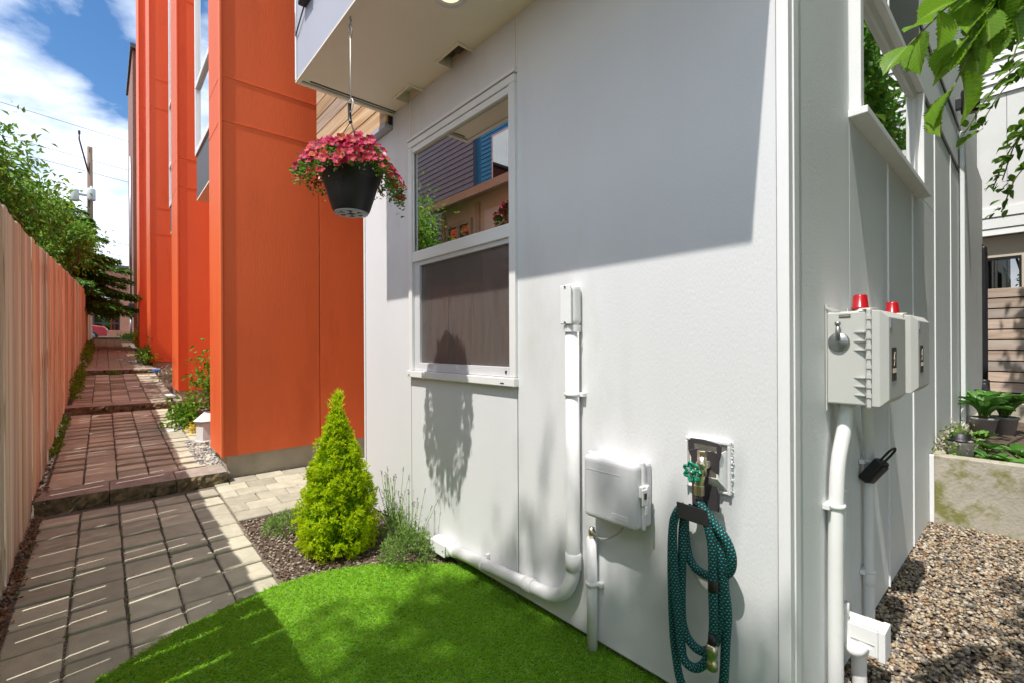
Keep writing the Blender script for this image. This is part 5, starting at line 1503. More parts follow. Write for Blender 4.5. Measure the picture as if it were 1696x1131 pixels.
def flower_mesh(m):
    bm = bmesh.new()
    c = bm.verts.new((0, 0, -.006))
    N_ = 20
    inner = [bm.verts.new((.006 * math.cos(2 * math.pi * k / N_), .006 * math.sin(2 * math.pi * k / N_), 0)) for k in range(N_)]
    outer = []
    for k in range(N_):
        a = 2 * math.pi * k / N_
        r_ = .0195 + .0028 * math.cos(5 * a)
        outer.append(bm.verts.new((r_ * math.cos(a), r_ * math.sin(a), .004 + .0022 * math.cos(5 * a + 1.2))))
    for k in range(N_):
        k2 = (k + 1) % N_
        bm.faces.new((c, inner[k], inner[k2])).smooth = True
        bm.faces.new((inner[k], outer[k], outer[k2], inner[k2])).smooth = True
    me = bpy.data.meshes.new('flower'); bm.to_mesh(me); bm.free(); me.materials.append(m)
    return me
FM = [flower_mesh(M[k]) for k in ('f1', 'f1', 'f1', 'f2', 'f2', 'f2', 'f2', 'f3')]
Pq = basket_points(290)
for p in Pq:
    d = Vector((p[0] * 2.2 - .15, p[1] * 2.2 - .35, .42)) + Vector(NP.normal(0, .25, 3))
    d.normalize()
    s_ = NP.uniform(.85, 1.25)
    place('flower', FM[int(NP.randint(8))], hb, Vector(p) + Vector(shift) + d * .014, d.to_track_quat('Z', 'Y').to_euler(), (s_,) * 3)

# ------------------------------------------------------------------ shrubs by the wall
def tuft(P, D, L, W, per=5, spread=.5, hint=None):
    """every point becomes a little spray of narrow leaves"""
    out = []
    for k in range(per):
        d = unit(D) + spread * NP.normal(size=D.shape)
        out.append(leaf_arrays(P + unit(D) * L * .5 * (k / per), d, L * NP.uniform(.6, 1.1, len(P)), W, .2, .1, hint))
    return join_arrays(out)

cyp = thing('golden_cypress', 'bright yellow green conical cypress shrub at the corner of the white wall', 'shrub', (1.10, 3.0, -.03))
def cone_prof(h):
    return np.interp(h, [0, .08, .25, .45, .65, .85, 1], [.19, .222, .218, .180, .125, .058, .006])
Po, Do, Ho, Pi_, Di_, Hi_ = [], [], [], [], [], []
for k in range(330):
    h = NP.uniform(0, 1) ** 1.15 * .97
    a = k * 2.39996 + NP.uniform(-.3, .3)
    out = np.array([math.cos(a), math.sin(a), 0])
    axis = unit(out * (1.0 - .55 * h) + np.array([0, 0, .75 + .9 * h]) + .22 * NP.normal(size=3))
    ln_ = NP.uniform(.085, .15) * (1 - .25 * h)
    rr = cone_prof(h) * NP.uniform(.78, 1.04)
    base = np.array([1.125, 2.985, -.01 + h * .88]) + out * rr - axis * ln_ * .55
    m_ = 34
    t_ = NP.uniform(0, 1, m_)
    rad_ = .030 * np.sin(np.pi * np.clip(t_ * .8 + .18, 0, 1))
    off = NP.normal(size=(m_, 3)); off -= (off @ axis)[:, None] * axis; off = unit(off) * (rad_ * NP.uniform(.3, 1, m_))[:, None]
    P = base + axis * (t_ * ln_)[:, None] + off
    D = axis * 1.0 + unit(off) * .75 + .2 * NP.normal(size=(m_, 3))
    Hh = unit(off) * .8 + out * .9 + np.array([0, 0, .6])
    Po.append(P); Do.append(D); Ho.append(Hh * 1.5)
Po, Do, Ho = map(np.concatenate, (Po, Do, Ho))
v, f = tuft(Po, Do, .023, .0062, 5, .40, Ho)
tag(mesh_np('foliage', v, f, M['cypress'], cyp), kind='stuff')
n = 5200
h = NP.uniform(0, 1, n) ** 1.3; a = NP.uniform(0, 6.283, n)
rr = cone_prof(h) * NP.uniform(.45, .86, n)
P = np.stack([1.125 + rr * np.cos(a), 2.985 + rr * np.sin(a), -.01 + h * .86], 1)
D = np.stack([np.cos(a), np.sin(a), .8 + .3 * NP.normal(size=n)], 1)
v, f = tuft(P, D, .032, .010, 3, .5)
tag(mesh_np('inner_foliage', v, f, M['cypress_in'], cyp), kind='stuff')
n = 60
P2 = np.stack([1.125 + NP.normal(0, .018, n), 2.985 + NP.normal(0, .018, n), NP.uniform(.86, .96, n)], 1)
v, f = tuft(P2, np.tile([0, 0, 1.], (n, 1)) + .25 * NP.normal(size=(n, 3)), .045, .006, 6, .3)
tag(mesh_np('leader_shoots', v, f, M['cypress'], cyp), kind='stuff')
b = B(); b.tube([(1.125, 2.985, -.05), (1.125, 2.985, .8)], .015, 8, rad=[.018, .004]); b.build('stem', M['bark'], cyp)

def bushy(name, label, c, rad, hgt, n, m, stalks=0, L=.03, W=.006, cat='shrub', group=None, sth=.3):
    t = thing(name, label, cat, c, group)
    c = np.array(c)
    u = unit(NP.normal(size=(n, 3))); u[:, 2] = np.abs(u[:, 2])
    rr = NP.uniform(.25, 1, n)[:, None] ** .6
    P = c + u * rr * np.array([rad, rad, hgt])
    v, f = tuft(P, u + np.array([0, 0, .7]), L, W, 4, .55)
    tag(mesh_np('foliage', v, f, m, t), kind='stuff')
    if stalks:
        b = B(); heads = []
        for k in range(stalks):
            a = NP.uniform(0, 6.283); r_ = NP.uniform(.1, .9) * rad
            p0 = c + np.array([math.cos(a) * r_ * .6, math.sin(a) * r_ * .6, hgt * .4])
            p1 = p0 + np.array([math.cos(a) * r_ * .7 + NP.normal(0, .02), math.sin(a) * r_ * .7 + NP.normal(0, .02), hgt * .6 + NP.uniform(.3, 1) * sth])
            p1[0] = min(p1[0], 1.59)
            b.tube([p0, (p0 + p1) / 2 + NP.normal(0, .006, 3), p1], .0016, 4)
            heads.append((p1, p1 - p0))
        b.build('stalk', M['lavender'], t)
        P = np.array([h_[0] + unit(h_[1]) * s_ for h_ in heads for s_ in np.linspace(-.01, .02, 7)])
        Dd = np.array([h_[1] for h_ in heads for s_ in range(7)])
        v, f = leaf_arrays(P, unit(Dd) + .5 * NP.normal(size=P.shape), .011, .006)
        tag(mesh_np('seed_head', v, f, M['stalk'], t), kind='stuff')
        # narrow leaves up the stalks
        P = np.array([h_[0] - h_[1] * s_ for h_ in heads for s_ in NP.uniform(.25, 1, 14)])
        v, f = leaf_arrays(P, NP.normal(size=P.shape) + np.array([0, 0, .8]), .024, .0045)
        tag(mesh_np('stalk_leaves', v, f, m, t), kind='stuff')
    return t
bushy('lavender', 'grey green lavender with dark seed heads between the cypress and the pipe end', (1.40, 2.56, -.03), .175, .20, 620, M['lavender'], 20, .03, .0055, sth=.20, group='lavender clumps in the bed')
bushy('lavender', 'tall thin lavender stalks growing right of the cypress against the wall', (1.48, 2.92, -.03), .11, .22, 260, M['lavender'], 15, .03, .005, sth=.25, group='lavender clumps in the bed')
bushy('low_herb', 'low spreading grey green herb at the paving edge left of the cypress', (1.0, 3.5, -.02), .20, .13, 560, M['lavender'], 0, .03, .006)

# ------------------------------------------------------------------ plants, lantern and bits along the alley
def weed_patch(label, x0, x1, y0, y1, n, hh=.12, m='weeds'):
    t = thing('weed_clump', label, 'weeds', ((x0 + x1) / 2, (y0 + y1) / 2, zpath((y0 + y1) / 2) - .03), 'weeds along the fence foot')
    yy = NP.uniform(y0, y1, n)
    P = np.stack([NP.uniform(x0, x1, n), yy, np.array([zpath(v_) for v_ in yy]) - .03 + NP.uniform(0, hh, n)], 1)
    v, f = tuft(P, NP.normal(size=(n, 3)) * .6 + np.array([0, 0, 1.]), .05, .02, 3, .6)
    tag(mesh_np('foliage', v, f, M[m], t), kind='stuff')
weed_patch('tall green weeds at the fence foot just past the second stone step', -.41, -.27, 9.3, 12.9, 420, .26)
weed_patch('green weeds along the fence foot past the third stone step', -.41, -.22, 13.5, 20, 620, .32)
weed_patch('small sparse weeds between fence and pavers before the second step', -.40, -.33, 6.2, 8.5, 110, .06)
weed_patch('sprig of weeds on the third stone step face', .05, .22, 12.85, 13.05, 60, .08)

lanp = thing('potted_shrub', 'leafy potted shrub with reddish flowers behind the white lantern', 'potted plant', (1.0, 6.75, .25))
b = B(); b.lathe([(0, 0), (.10, 0), (.14, .24), (.15, .24), (.15, .27), (.13, .27)], (1.0, 6.75, .255), 20); b.build('pot', M['terracotta'], lanp)
n = 700
P = np.array([1.0, 6.75, .82]) + NP.normal(size=(n, 3)) * np.array([.11, .11, .19]); P[:, 0] -= .10 * (P[:, 2] - .8)
v, f = leaf_arrays(P, NP.normal(size=(n, 3)) + np.array([0, 0, .5]), NP.uniform(.04, .07, n), NP.uniform(.022, .036, n))
tag(mesh_np('foliage', v, f, M['weeds'], lanp), kind='stuff')
b = B(); b.tube([(1.0, 6.75, .45), (.99, 6.75, .95)], .008, 6); b.tube([(1.0, 6.75, .45), (.93, 6.72, .85)], .006, 6); b.build('stem', M['bark'], lanp)
lanq = thing('leafy_plant', 'spreading green plant with yellow blooms at the lantern foot', 'plant', (.80, 7.1, .27))
n = 520
P = np.array([.80, 7.15, .42]) + NP.normal(size=(n, 3)) * np.array([.10, .16, .09])
v, f = leaf_arrays(P, NP.normal(size=(n, 3)) + np.array([0, 0, .3]), NP.uniform(.05, .09, n), NP.uniform(.03, .045, n))
tag(mesh_np('foliage', v, f, M['weeds'], lanq), kind='stuff')
n = 60
P = np.array([.80, 6.72, .30]) + NP.normal(size=(n, 3)) * np.array([.03, .06, .03])
v, f = leaf_arrays(P, NP.normal(size=(n, 3)), .04, .035)
tag(mesh_np('bloom', v, f, M['yellowleaf'], lanq), kind='stuff')
ln = thing('garden_lantern', 'white speckled metal lantern standing beside the orange fin', 'lantern', (.87, 6.18, .215))
lx, ly, lz = .87, 6.18, .222
b = B(); b.lathe([(.0, 0), (.118, 0), (.122, .012), (.112, .02), (.10, .21), (.092, .225), (0, .225)], (lx, ly, lz), 6, smooth=False); b.build('body', M['lantern'], ln)
b = B(); b.lathe([(.125, .228), (.135, .232), (.07, .29), (.035, .32), (.03, .335), (.0, .34)], (lx, ly, lz), 6, smooth=False); b.build('roof', M['bucket'], ln)
b = B(); b.lathe([(.03, .336), (.04, .345), (.035, .362), (.0, .368)], (lx, ly, lz), 12); b.build('finial', M['dark_plastic'], ln)
for (x, y, lab) in ((.61, 6.95, 'nearest white disc solar light set in the path near the lantern'), (.42, 10.7, 'white disc path light above the second stone step'), (.32, 15.6, 'white disc path light above the third stone step'), (.34, 18.6, 'farthest tiny white disc path light')):
    t = thing('path_light', lab, 'path light', (x, y, zpath(y)), 'disc lights along the path')
    b = B(); b.lathe([(0, .012), (.055, .011), (.065, .004), (.066, 0)], (x, y, zpath(y)), 20); b.build('disc', M['bucket'], t)
    b = B(); b.box(x + .06, x + .085, y - .02, y + .02, zpath(y) - .001, zpath(y) + .014); b.build('bracket', M['dark_plastic'], t)
def alley_plant(name, label, c, s, n, m, L=.09, W=.03):
    t = thing(name, label, 'plant', c, 'plants against the orange house')
    P = np.array(c) + np.array([0, 0, s[2]]) + NP.normal(size=(n, 3)) * np.array(s) * .5
    v, f = leaf_arrays(P, NP.normal(size=(n, 3)) + np.array([0, 0, .8]), NP.uniform(.6, 1.2, n) * L, W)
    tag(mesh_np('foliage', v, f, M[m], t), kind='stuff')
alley_plant('grassy_plant', 'dry tan and green tuft below the second orange fin', (.95, 11.2, .58), (.14, .5, .13), 300, 'palepetal', .10, .02)
alley_plant('grassy_plant', 'yellow green fern like plant below the third orange fin', (.78, 14.5, .85), (.16, .6, .20), 420, 'weeds', .14, .03)
alley_plant('flowering_plant', 'plant with yellow blooms at the far end of the orange house', (.88, 19.6, 1.24), (.14, .4, .30), 260, 'yellowleaf', .12, .07)
alley_plant('grassy_plant', 'green weeds beside the farthest stone step', (.80, 24.5, 1.55), (.3, .8, .12), 320, 'weeds', .12, .04)
bt = thing('blue_tray', 'small blue plastic tray on the path edge below the third fin', 'tray', (.86, 12.9, .71))
b = B(); b.box(.79, .95, 12.8, 13.0, .72, .79, .02, 2); b.build('tray', M['bluecloth'], bt)
rk = thing('edge_rock', 'pale flat rock beside the path above the third step', 'rock', (.68, 14.6, .9))
v, f = pebbles(np.array([[.62, 14.7, .90]]), np.array([.17]), .45); mesh_np('stone', v, f, M['bucket'], rk)
rk = thing('edge_rock', 'pale flat rock at the foot of the orange corner beside the second step', 'rock', (.82, 8.9, .5))
v, f = pebbles(np.array([[.80, 9.05, .50]]), np.array([.12]), .35); mesh_np('stone', v, f, M['bucket'], rk)

# ------------------------------------------------------------------ far end of the alley
bh = thing('brown_house', 'tall brown house with white bays past the orange row', 'house', (1.0, 26, 1.6))
def bp_(name, m, boxes, par=None, bevel=0.0):
    b = B()
    for q in boxes: b.box(*q)
    return b.build(name, m, par or bh, bevel=bevel)
bp_('wall_panel', M['brown_house'], [(1.06, 7, 26.0, 26.2, 1.5, 4.6)], None, .003)
bp_('wall_panel', M['brown_house'], [(1.06, 7, 26.0, 26.2, 4.62, 8.4)], None, .003)
bp_('wall_panel', M['brown_house'], [(1.06, 7, 26.0, 26.2, 8.42, 12.2)], None, .003)
bp_('wall_panel', M['brown_house'], [(1.06, 7, 26.0, 26.2, 12.22, 14.2)], None, .003)
bp_('side_wall', M['brown_house'], [(.98, 1.055, 26.0, 31, 1.5, 14.2)])
bp_('roof_edge', M['charcoal'], [(.90, 7.1, 25.85, 31, 14.202, 14.4)])
bw = bp_('bay_window', M['trim'], [(1.22, 1.42, 25.3, 25.99, 5.3, 12.4)])
bp_('pane', M['darkglass'], [(1.425, 1.5, 25.29, 25.99, 6.0, 12.0)], bw)
bp_('bay_soffit', M['bucket'], [(1.24, 1.9, 25.3, 25.99, 5.05, 5.29)], bw)
mt = thing('meter_box', 'dark grey meter box on the corner of the brown house', 'meter box', (.9, 25.8, 2.6))
b = B(); b.box(.80, .975, 25.9, 26.3, 2.55, 3.15, .02); b.build('case', M['dark_plastic'], mt)
b = B(); b.lathe([(0, 0), (.09, 0), (.09, .08), (.07, .10), (0, .10)], (.88, 25.9, 2.9), 16, axis=(0, -1, 0)); b.build('meter', M['steel'], mt)
b = B(); b.tube([(.89, 26.05, 3.15), (.89, 26.05, 9.5)], .04, 8); b.tube([(.89, 26.05, 2.55), (.89, 26.05, 1.65)], .04, 8); b.build('mast', M['steel'], mt)

bb = thing('brick_building', 'orange brick building with dark gridded windows across the far street', 'building', (0, 52, 1.6))
def fp(name, m, boxes, par=None):
    b = B()
    for q in boxes: b.box(*q)
    return b.build(name, m, par or bb)
fp('wall', M['brick'], [(-8, -.95, 52, 52.4, 1.6, 8), (1.05, 9, 52, 52.4, 1.6, 8), (-.95, 1.05, 52, 52.4, 5.6, 8)])
z = 1.62
while z < 2.55:
    fp('brick_course', M['brick'], [(-8.02, 9.02, 51.9, 51.995, z, z + .14)]); z += .15
wi = fp('window', M['dark_plastic'], [(-.95, -.87, 52.1, 52.25, 2.6, 5.6), (.97, 1.05, 52.1, 52.25, 2.6, 5.6), (-.02, .06, 52.1, 52.25, 2.6, 5.6), (-.86, -.03, 52.1, 52.25, 3.2, 3.3), (.07, .96, 52.1, 52.25, 3.2, 3.3), (-.86, -.03, 52.1, 52.25, 4.3, 4.4), (.07, .96, 52.1, 52.25, 4.3, 4.4)])
fp('pane', M['darkglass'], [(-.86, .96, 52.27, 52.28, 2.6, 5.6)], wi)
fp('room', M['interior'], [(-2, 2, 54, 54.1, 1.6, 7)])
fp('roof', M['roof'], [(-8.2, 9.2, 51.8, 60, 8.002, 8.2)])

car = thing('parked_car', 'small red car parked in the street at the far end of the alley', 'car', (-1.6, 40, 1.62))
b = B()
prof = [(-2.1, .35), (-2.15, .75), (-1.95, .92), (-1.2, .98), (-.7, 1.38), (.7, 1.42), (1.35, 1.02), (2.0, .92), (2.15, .7), (2.12, .35)]
b.prism([(-1.95 + x, 39.2, 1.62 + z) for x, z in prof], (0, 1.7, 0)); b.build('body', M['carpaint'], car, bevel=.06)
b = B(); b.prism([(-1.95 + x, 39.18, 1.62 + z) for x, z in [(-1.05, 1.0), (-.62, 1.32), (.62, 1.35), (1.15, 1.02)]], (0, .02, 0)); b.build('side_window', M['darkglass'], car)
for x in (-1.35, 1.35):
    for y in (39.18, 40.72):
        b = B(); b.lathe([(.0, 0), (.2, .0), (.32, .02), (.33, .1), (.32, .2), (0, .2)], (-1.95 + x, y, 1.95), 20, axis=(0, 1, 0)); wh = b.build('wheel', M['tyre'], car)
        b = B(); b.lathe([(0, -.01), (.17, -.008), (.19, .004)], (-1.95 + x, y, 1.95), 16, axis=(0, 1, 0)); b.build('rim', M['steel'], wh)
b = B(); b.box(.05, .19, 39.3, 39.55, 2.28, 2.40, .03); b.build('headlight', M['bucket'], car)

# utility pole with transformers
up = thing('utility_pole', 'weathered utility pole with two grey transformers beyond the trees', 'utility pole', (-.62, 45, 1.6))
px, py = -.70, 45.0
b = B(); b.tube([(px, py, 1.5), (px, py, 15.6)], .16, 14, rad=[.2, .145]); b.build('pole', M['pole'], up)
for (ox, oz) in ((-.75, 11.6), (.12, 11.8)):
    b = B(); b.lathe([(0, 0), (.22, .0), (.24, .05), (.24, .75), (.20, .83), (.06, .86), (.06, 1.0), (0, 1.0)], (px + ox - .05, py - .42, oz - .1), 20); b.build('transformer', M['transformer'], up)
b = B(); b.box(px - .75, px + .2, py - .3, py - .1, 12.0, 12.12); b.build('bracket', M['steel'], up)
b = B(); b.tube([(px - .1, py - .15, 13.8), (px - .55, py - .3, 15.9), (px - .55, py - .3, 16.3)], .05, 8); b.lathe([(0, 0), (.09, .02), (.05, .1), (.09, .14), (.04, .25), (0, .26)], (px - .55, py - .3, 16.3), 10); b.build('insulator_arm', M['dark_plastic'], up)
def wire(label, p0, p1, sag):
    t = []
    for k in range(13):
        s_ = k / 12
        t.append(Vector(p0).lerp(Vector(p1), s_) - Vector((0, 0, sag * 4 * s_ * (1 - s_))))
    b = B(); b.tube(t, .016, 5)
    tag(b.build('power_line', M['wire'], None, p0), label, 'power line', 'wires of the utility pole')
wire('topmost wire over the utility pole', (-16, 47, 19.5), (20, 43, 14.2), .3)
wire('second wire from the top of the utility pole', (-16, 47, 17.2), (20, 43, 12.2), .3)
wire('third wire from the top of the utility pole', (-16, 47, 16.4), (20, 43, 11.4), .4)
wire('lower wire crossing below the transformers', (-16, 47, 11.2), (20, 43, 7.2), .4)
wire('lowest wire crossing behind the treetops', (-16, 47, 10.4), (20, 43, 6.4), .5)

# ------------------------------------------------------------------ trees
def limb(b, p0, p1, r0, r1, k=5, wob=.08):
    p0, p1 = Vector(p0), Vector(p1)
    pts = []; rad = []
    for i in range(k + 1):
        s_ = i / k
        q_ = p0.lerp(p1, s_)
        if 0 < i < k: q_ += Vector(NP.normal(0, wob * (p1 - p0).length * .25, 3))
        pts.append(q_); rad.append(r0 + (r1 - r0) * s_)
    b.tube(pts, r0, 8, rad=rad)
    return pts
def leafy_tree(name, label, base, top, crown, radii, n, L, W, m='tree_leaf', clumps=26, trunk_r=.12, group=None, seed=0, sigma=.22):
    t = thing(name, label, 'tree', base, group)
    st = np.random.RandomState(seed)
    c = np.array(crown, float); rd = np.array(radii, float)
    cl = unit(st.normal(size=(clumps, 3))) * (st.uniform(.15, 1, (clumps, 1)) ** .5) * rd * .92 + c
    b = B()
    tp_ = limb(b, base, top, trunk_r, trunk_r * .5)
    for q_ in cl[:16]:
        s_ = tp_[int(st.randint(2, len(tp_)))]
        limb(b, s_, q_, trunk_r * .35, .008, 4, .12)
    b.build('trunk', M['bark'], t)
    idx = st.randint(0, clumps, n)
    P = cl[idx] + st.normal(size=(n, 3)) * rd * sigma * st.uniform(.6, 1.3, (clumps, 1))[idx]
    D = unit(P - cl[idx]) + .8 * st.normal(size=(n, 3)) + np.array([0, 0, -.25])
    v, f = leaf_arrays(P, D, st.uniform(.7, 1.25, n) * L, st.uniform(.7, 1.2, n) * W, .2, .25, np.array([0, 0, 1.0]))
    tag(mesh_np('crown', v, f, M[m], t), kind='stuff')
    return t
leafy_tree('leafy_tree', 'light green leafy tree rising above the near part of the fence', (-1.9, 10.2, 0), (-1.75, 10.4, 3.0), (-1.85, 10.2, 3.45), (1.2, 1.8, 1.5), 21000, .10, .05, seed=3, clumps=34, sigma=.17)
leafy_tree('leafy_tree', 'sparser leafy tree behind the fence in front of the utility pole', (-1.3, 15.2, .4), (-1.1, 15.2, 3.6), (-1.05, 15.0, 3.75), (1.0, 1.8, 1.25), 10500, .10, .05, seed=5, clumps=26, sigma=.17)
# conifer with drooping tiers over the end of the fence
cf = thing('conifer', 'dark green conifer with layered branches over the end of the fence', 'tree', (-.95, 19.0, .9))
b = B(); b.tube([(-.95, 19.0, .8), (-.95, 19.0, 5.3)], .12, 8, rad=[.13, .03]); b.build('trunk', M['bark'], cf)
Ps, Ds = [], []
bb_ = B()
for k in range(105):
    z_ = NP.uniform(2.6, 5.6); a = NP.uniform(0, 6.283)
    ln_ = min(1.45, (6.1 - z_) * .55) * NP.uniform(.7, 1.1) + .2
    if math.cos(a) > 0: ln_ *= 1.1
    d = np.array([math.cos(a), math.sin(a), 0])
    o = np.array([-.95, 19.0, z_])
    e = o + d * ln_ + np.array([0, 0, -.22 * ln_])
    bb_.tube([o, (o + e) / 2 + np.array([0, 0, .06]), e], .012, 4)
    m_ = int(300 * ln_)
    s_ = NP.uniform(.15, 1.02, m_)[:, None]
    w_s = (1.05 - s_) * .35 + .06
    side = np.array([-d[1], d[0], 0])
    sd = NP.uniform(-1, 1, (m_, 1))
    P = o + (e - o) * s_ + side * sd * w_s * ln_ * .8 + np.array([0, 0, 1]) * (NP.normal(0, .03, (m_, 1)) - .05 * np.abs(sd))
    Ps.append(P); Ds.append(d * .9 + side * sd * .8 + np.array([0, 0, -.25]) + .25 * NP.normal(size=(m_, 3)))
bb_.build('branch', M['bark'], cf)
v, f = leaf_arrays(np.concatenate(Ps), np.concatenate(Ds), NP.uniform(.10, .19, sum(len(p) for p in Ps)), NP.uniform(.035, .06, sum(len(p) for p in Ps)), .1, .2, np.array([0, 0, 1.]))
tag(mesh_np('crown', v, f, M['conifer'], cf), kind='stuff')
leafy_tree('leafy_tree', 'dark mass of leaves behind the conifer at the fence end', (-1.6, 24, 1.4), (-1.5, 24, 4.0), (-1.5, 24, 4.6), (1.2, 1.5, 1.5), 7000, .15, .075, 'conifer', seed=8, clumps=22)

# neighbours across the fence, and trees around the viewer (mirrored in the panes, shading lawn and gravel)
leafy_tree('leafy_tree', 'leafy tree behind the fence whose crown shades the near lawn', (-4.2, .4, -.1), (-4.1, .4, 7.4), (-3.72, .38, 9.4), (.72, 1.15, .9), 8500, .10, .06, seed=12, clumps=42, sigma=.17)
leafy_tree('leafy_tree', 'tree beside the gravel passage throwing dappled shade on the pebbles', (1.3, -2.3, -.1), (1.3, -1.9, 3.6), (1.15, -.98, 4.6), (1.7, .92, .8), 9000, .09, .055, seed=15, clumps=52, sigma=.10)
leafy_tree('leafy_tree', 'tree overhanging the planter whose leaves fill the side window pane', (7.2, -1.6, -.1), (7.2, -1.4, 3.2), (7.6, -.98, 4.6), (2.3, .90, 2.0), 24000, .12, .07, seed=31, clumps=80, sigma=.14)
leafy_tree('leafy_tree', 'large green tree mirrored in the side window', (6.0, -4.2, -.1), (6.0, -4.2, 3.5), (6.0, -4.2, 5.4), (3.4, 1.8, 4.4), 30000, .2, .11, seed=19, clumps=60, sigma=.2)
leafy_tree('leafy_tree', 'green tree mirrored in the side window behind the larger one', (12, -5.5, -.1), (12, -5.5, 4), (12, -5.5, 6.5), (3.6, 2.0, 6), 24000, .25, .14, seed=21, clumps=60, sigma=.2)
leafy_tree('leafy_tree', 'tree standing behind the viewer on the far side of the gravel', (1.2, -5.2, -.1), (1.2, -5.2, 3), (1.2, -5.2, 4.4), (2.6, 1.6, 3.6), 18000, .2, .11, seed=27, clumps=50, sigma=.2)

ct = thing('garden_cottage', 'beige cottage with tan eave seen mirrored in the front window', 'cottage', (-3.4, 8.5, 0))
def cp(name, m, boxes, par=None):
    b = B()
    for q in boxes: b.box(*q)
    return b.build(name, m, par or ct)
CX = -3.4
cp('wall', M['beige'], [(CX - 3, CX, 5.6, 10.2, 0, 4.75)])
b = B(); b.prism([(CX + .42, 5.3, 4.62), (CX + .42, 5.3, 4.80), (CX - 3.2, 5.3, 6.0), (CX - 3.2, 5.3, 5.8)], (0, 5.3, 0)); b.build('roof', M['tan'], ct)
cw_ = cp('window', M['tan'], [(CX + .002, CX + .06, 8.9, 10.0, 3.3, 3.4), (CX + .002, CX + .06, 8.9, 10.0, 4.2, 4.3), (CX + .002, CX + .06, 8.9, 9.0, 3.401, 4.199), (CX + .002, CX + .06, 9.9, 10.0, 3.401, 4.199), (CX + .002, CX + .06, 9.42, 9.5, 3.401, 4.199)])
cp('pane', M['darkglass'], [(CX + .003, CX + .01, 9.0, 9.9, 3.4, 4.2)], cw_)
cp('corner_board', M['tan'], [(CX + .002, CX + .05, 10.06, 10.2, 0, 4.6), (CX + .002, CX + .05, 8.6, 8.75, 0, 4.6), (CX + .002, CX + .05, 6.2, 6.35, 0, 4.6)])
cp('gable_panel', M['white'], [(CX + .002, CX + .04, 6.5, 8.4, 3.2, 4.35)])
gh = thing('slate_house', 'slate grey lap sided house seen mirrored in the front window', 'house', (-8, 18, 0))
z = 3.2
while z < 12:
    b = B(); b.prism([(-7.5, 14.4, z), (-7.56, 14.4, z), (-7.56, 14.4, z + .2), (-7.53, 14.4, z + .2)], (0, 11, 0)); b.build('lap_board', M['lap_grey'], gh); z += .21
b = B(); b.box(-11, -7.57, 14.4, 25.4, 0, 12.1); b.build('body', M['lap_grey'], gh)
b = B(); b.box(-11.2, -7.3, 14.2, 25.6, 12.102, 12.3); b.build('roof', M['roof'], gh)
bl = thing('blue_house', 'bright blue house seen mirrored in the front window', 'house', (-8, 11, 0))
b = B(); b.box(-11, -7.4, 6.5, 13.7, 0, 11.6); b.build('body', M['blue'], bl)
b = B(); b.box(-11, -7.7, 13.701, 14.38, 0, 11.6); b.build('side_strip', M['blue'], bl)
z = 3.2
while z < 11.4:
    b = B(); b.prism([(-7.36, 6.5, z), (-7.398, 6.5, z), (-7.398, 6.5, z + .15), (-7.38, 6.5, z + .15)], (0, 7.19, 0)); b.build('lap_board', M['blue'], bl); z += .16
b = B(); b.box(-7.358, -7.3, 11.9, 13.0, 7.0, 8.8); w_ = b.build('window', M['trim'], bl)
b = B(); b.box(-7.299, -7.29, 11.98, 12.92, 7.08, 8.72); b.build('pane', M['darkglass'], w_)
b = B(); b.box(-11.2, -7.2, 6.3, 14.0, 11.602, 11.8); b.build('roof', M['roof'], bl)

# ------------------------------------------------------------------ leaf sprays at the top right
def serrated_leaf(seed, m):
    r = random.Random(seed)
    bm = bmesh.new()
    NL, NW = 26, 5
    rows = []
    curl = r.uniform(.15, .4); bend = r.uniform(-.25, .15)
    for i in range(NL + 1):
        t_ = i / NL
        w = .5 * (math.sin(math.pi * t_ ** .80) ** .80) * (1 - .10 * t_) * (1 if t_ < .72 else max(0, 1 - ((t_ - .72) / .28) ** 1.0 * .55))
        if i == NL: w = .0
        w *= (1.0 + (.085 if i % 2 else -.065))
        row = []
        for j in range(-NW, NW + 1):
            s_ = j / NW
            x = t_ + .16 * abs(s_) * w * 1.0
            vein = .024 * math.cos((t_ * 11 - abs(s_) * 1.6) * 2 * math.pi) * (abs(s_) ** .6) * min(1, w * 4)
            z = abs(s_) * w * curl + vein - .35 * t_ * t_ * .6
            row.append(bm.verts.new((x, s_ * w * .66 + bend * t_ * t_ * .5, z)))
        rows.append(row)
    for i in range(NL):
        for j in range(2 * NW):
            f_ = bm.faces.new((rows[i][j], rows[i][j + 1], rows[i + 1][j + 1], rows[i + 1][j])); f_.smooth = True
    me = bpy.data.meshes.new('leaf'); bm.to_mesh(me); bm.free(); me.materials.append(m)
    return me
SL = [serrated_leaf(i, M['near_leaf']) for i in range(5)]
br = thing('leafy_branch', 'close drooping branch of large serrated green leaves at the top right', 'branch', (1.75, .05, 2.35))
def sprig(pts, leaves, L, par):
    pp = smooth_path(pts, 5)
    b = B(); b.tube(pp, .0022, 6, rad=[.0032 - .002 * i / len(pp) for i in range(len(pp))]); b.build('twig', M['twig'], par)
    for (s_, d, sz, roll) in leaves:
        p = pp[min(len(pp) - 1, int(s_ * (len(pp) - 1)))]
        q_ = Vector(d).normalized().to_track_quat('X', 'Z')
        e = (q_ @ Euler((roll, 0, 0)).to_quaternion()).to_euler()
        k = L * sz
        place('leaf', SL[rnd.randrange(5)], par, p, e, (k, k, k))
# leaves hang mostly down, broad sides turned to the viewer
def lf(s, dx, dy, dz, sz, roll=0.0): return (s, (dx, dy, dz), sz, roll)
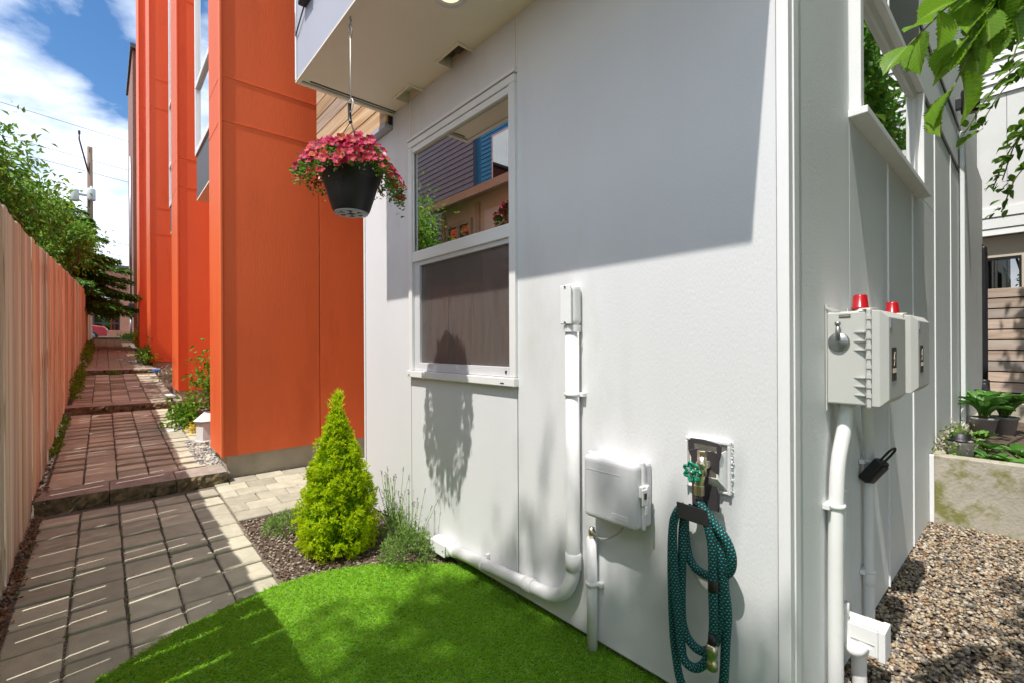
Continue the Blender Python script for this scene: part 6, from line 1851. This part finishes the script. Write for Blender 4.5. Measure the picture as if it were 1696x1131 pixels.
# a sprig from upper right drooping to the left
def auto_sprig(p0, p1, n, L, sag=.05):
    """a drooping twig from p0 to p1 with alternate leaves hanging from it"""
    p0, p1 = Vector(p0), Vector(p1)
    mid = (p0 + p1) / 2 + Vector((0, 0, sag))
    ax = (p1 - p0).normalized()
    lat = ax.cross(Vector((.66, .75, 0))).normalized()             # sideways as the viewer sees it
    lv = []
    for k in range(n):
        t_ = .18 + .82 * (k + .5) / n
        sd = (1 if k % 2 else -1) * rnd.uniform(.35, 1.0)
        d = ax * rnd.uniform(.5, 1.0) + lat * sd + Vector((0, 0, -rnd.uniform(.35, .9))) + Vector((rnd.uniform(-.3, .3), rnd.uniform(-.3, .3), 0))
        lv.append(lf(t_, d.x, d.y, d.z, rnd.uniform(.7, 1.15), rnd.uniform(-.9, .9)))
    lv.append(lf(1.0, ax.x, ax.y, ax.z - .3, rnd.uniform(.6, .9), rnd.uniform(-.5, .5)))
    sprig([p0, mid, p1], lv, L, br)
auto_sprig((1.58, .03, 2.10), (1.265, .180, 1.90), 8, .092, .045)
auto_sprig((1.58, .03, 2.10), (1.36, .132, 1.79), 9, .105, .03)
auto_sprig((1.60, .02, 2.12), (1.40, .112, 1.92), 7, .10, .03)
auto_sprig((1.62, .01, 2.16), (1.45, .085, 2.00), 8, .10, .03)
auto_sprig((1.66, .0, 2.22), (1.54, .045, 2.02), 8, .105, .02)
auto_sprig((1.70, -.02, 2.24), (1.64, .03, 2.06), 7, .10, .02)
auto_sprig((1.58, .0, 2.28), (1.40, .10, 2.13), 7, .10, .03)

b = B(); b.tube(smooth_path([(1.56, .03, 2.10), (1.63, .01, 2.20), (1.62, -.10, 2.45), (1.52, -.40, 3.0), (1.38, -.85, 3.6)], 5), .006, 7); b.build('limb', M['bark'], br)

# smaller spray farther off
FLm = serrated_leaf(31, M['far_leaf'])
fs = thing('leafy_branch', 'finer leafed branch hanging in front of the far white house', 'branch', (4.5, .05, 3.2))
b = B(); b.tube(smooth_path([(4.1, -.06, 3.15), (4.6, -.06, 3.2), (5.6, -.35, 3.3), (7.2, -1.45, 2.9)], 5), .012, 7); b.build('limb', M['bark'], fs)
for k in range(7):
    st_ = Vector((4.4 + NP.uniform(-.3, .6), -.05, 3.3 - .13 * k))
    en = st_ + Vector((NP.uniform(-.15, .25), .16 + .13 * NP.uniform(0, 1) + (.10 if k in (1, 2) else 0), -.30 - NP.uniform(0, .12)))
    mid = (st_ + en) / 2 + Vector((0, .03, .05))
    pp = smooth_path([st_, mid, en], 8)
    b = B(); b.tube(pp, .004, 5); b.build('twig', M['twig'], fs)
    for q_ in range(22):
        p = pp[rnd.randrange(3, len(pp))] + Vector(NP.normal(0, .025, 3))
        d = Vector((NP.normal(0, .6), .5 + NP.normal(0, .5), -.35 + NP.normal(0, .4))).normalized()
        s_ = .065 * NP.uniform(.7, 1.2)
        place('leaf', FLm, fs, p, (d.to_track_quat('X', 'Z') @ Euler((NP.uniform(-1, 1), 0, 0)).to_quaternion()).to_euler(), (s_,) * 3)
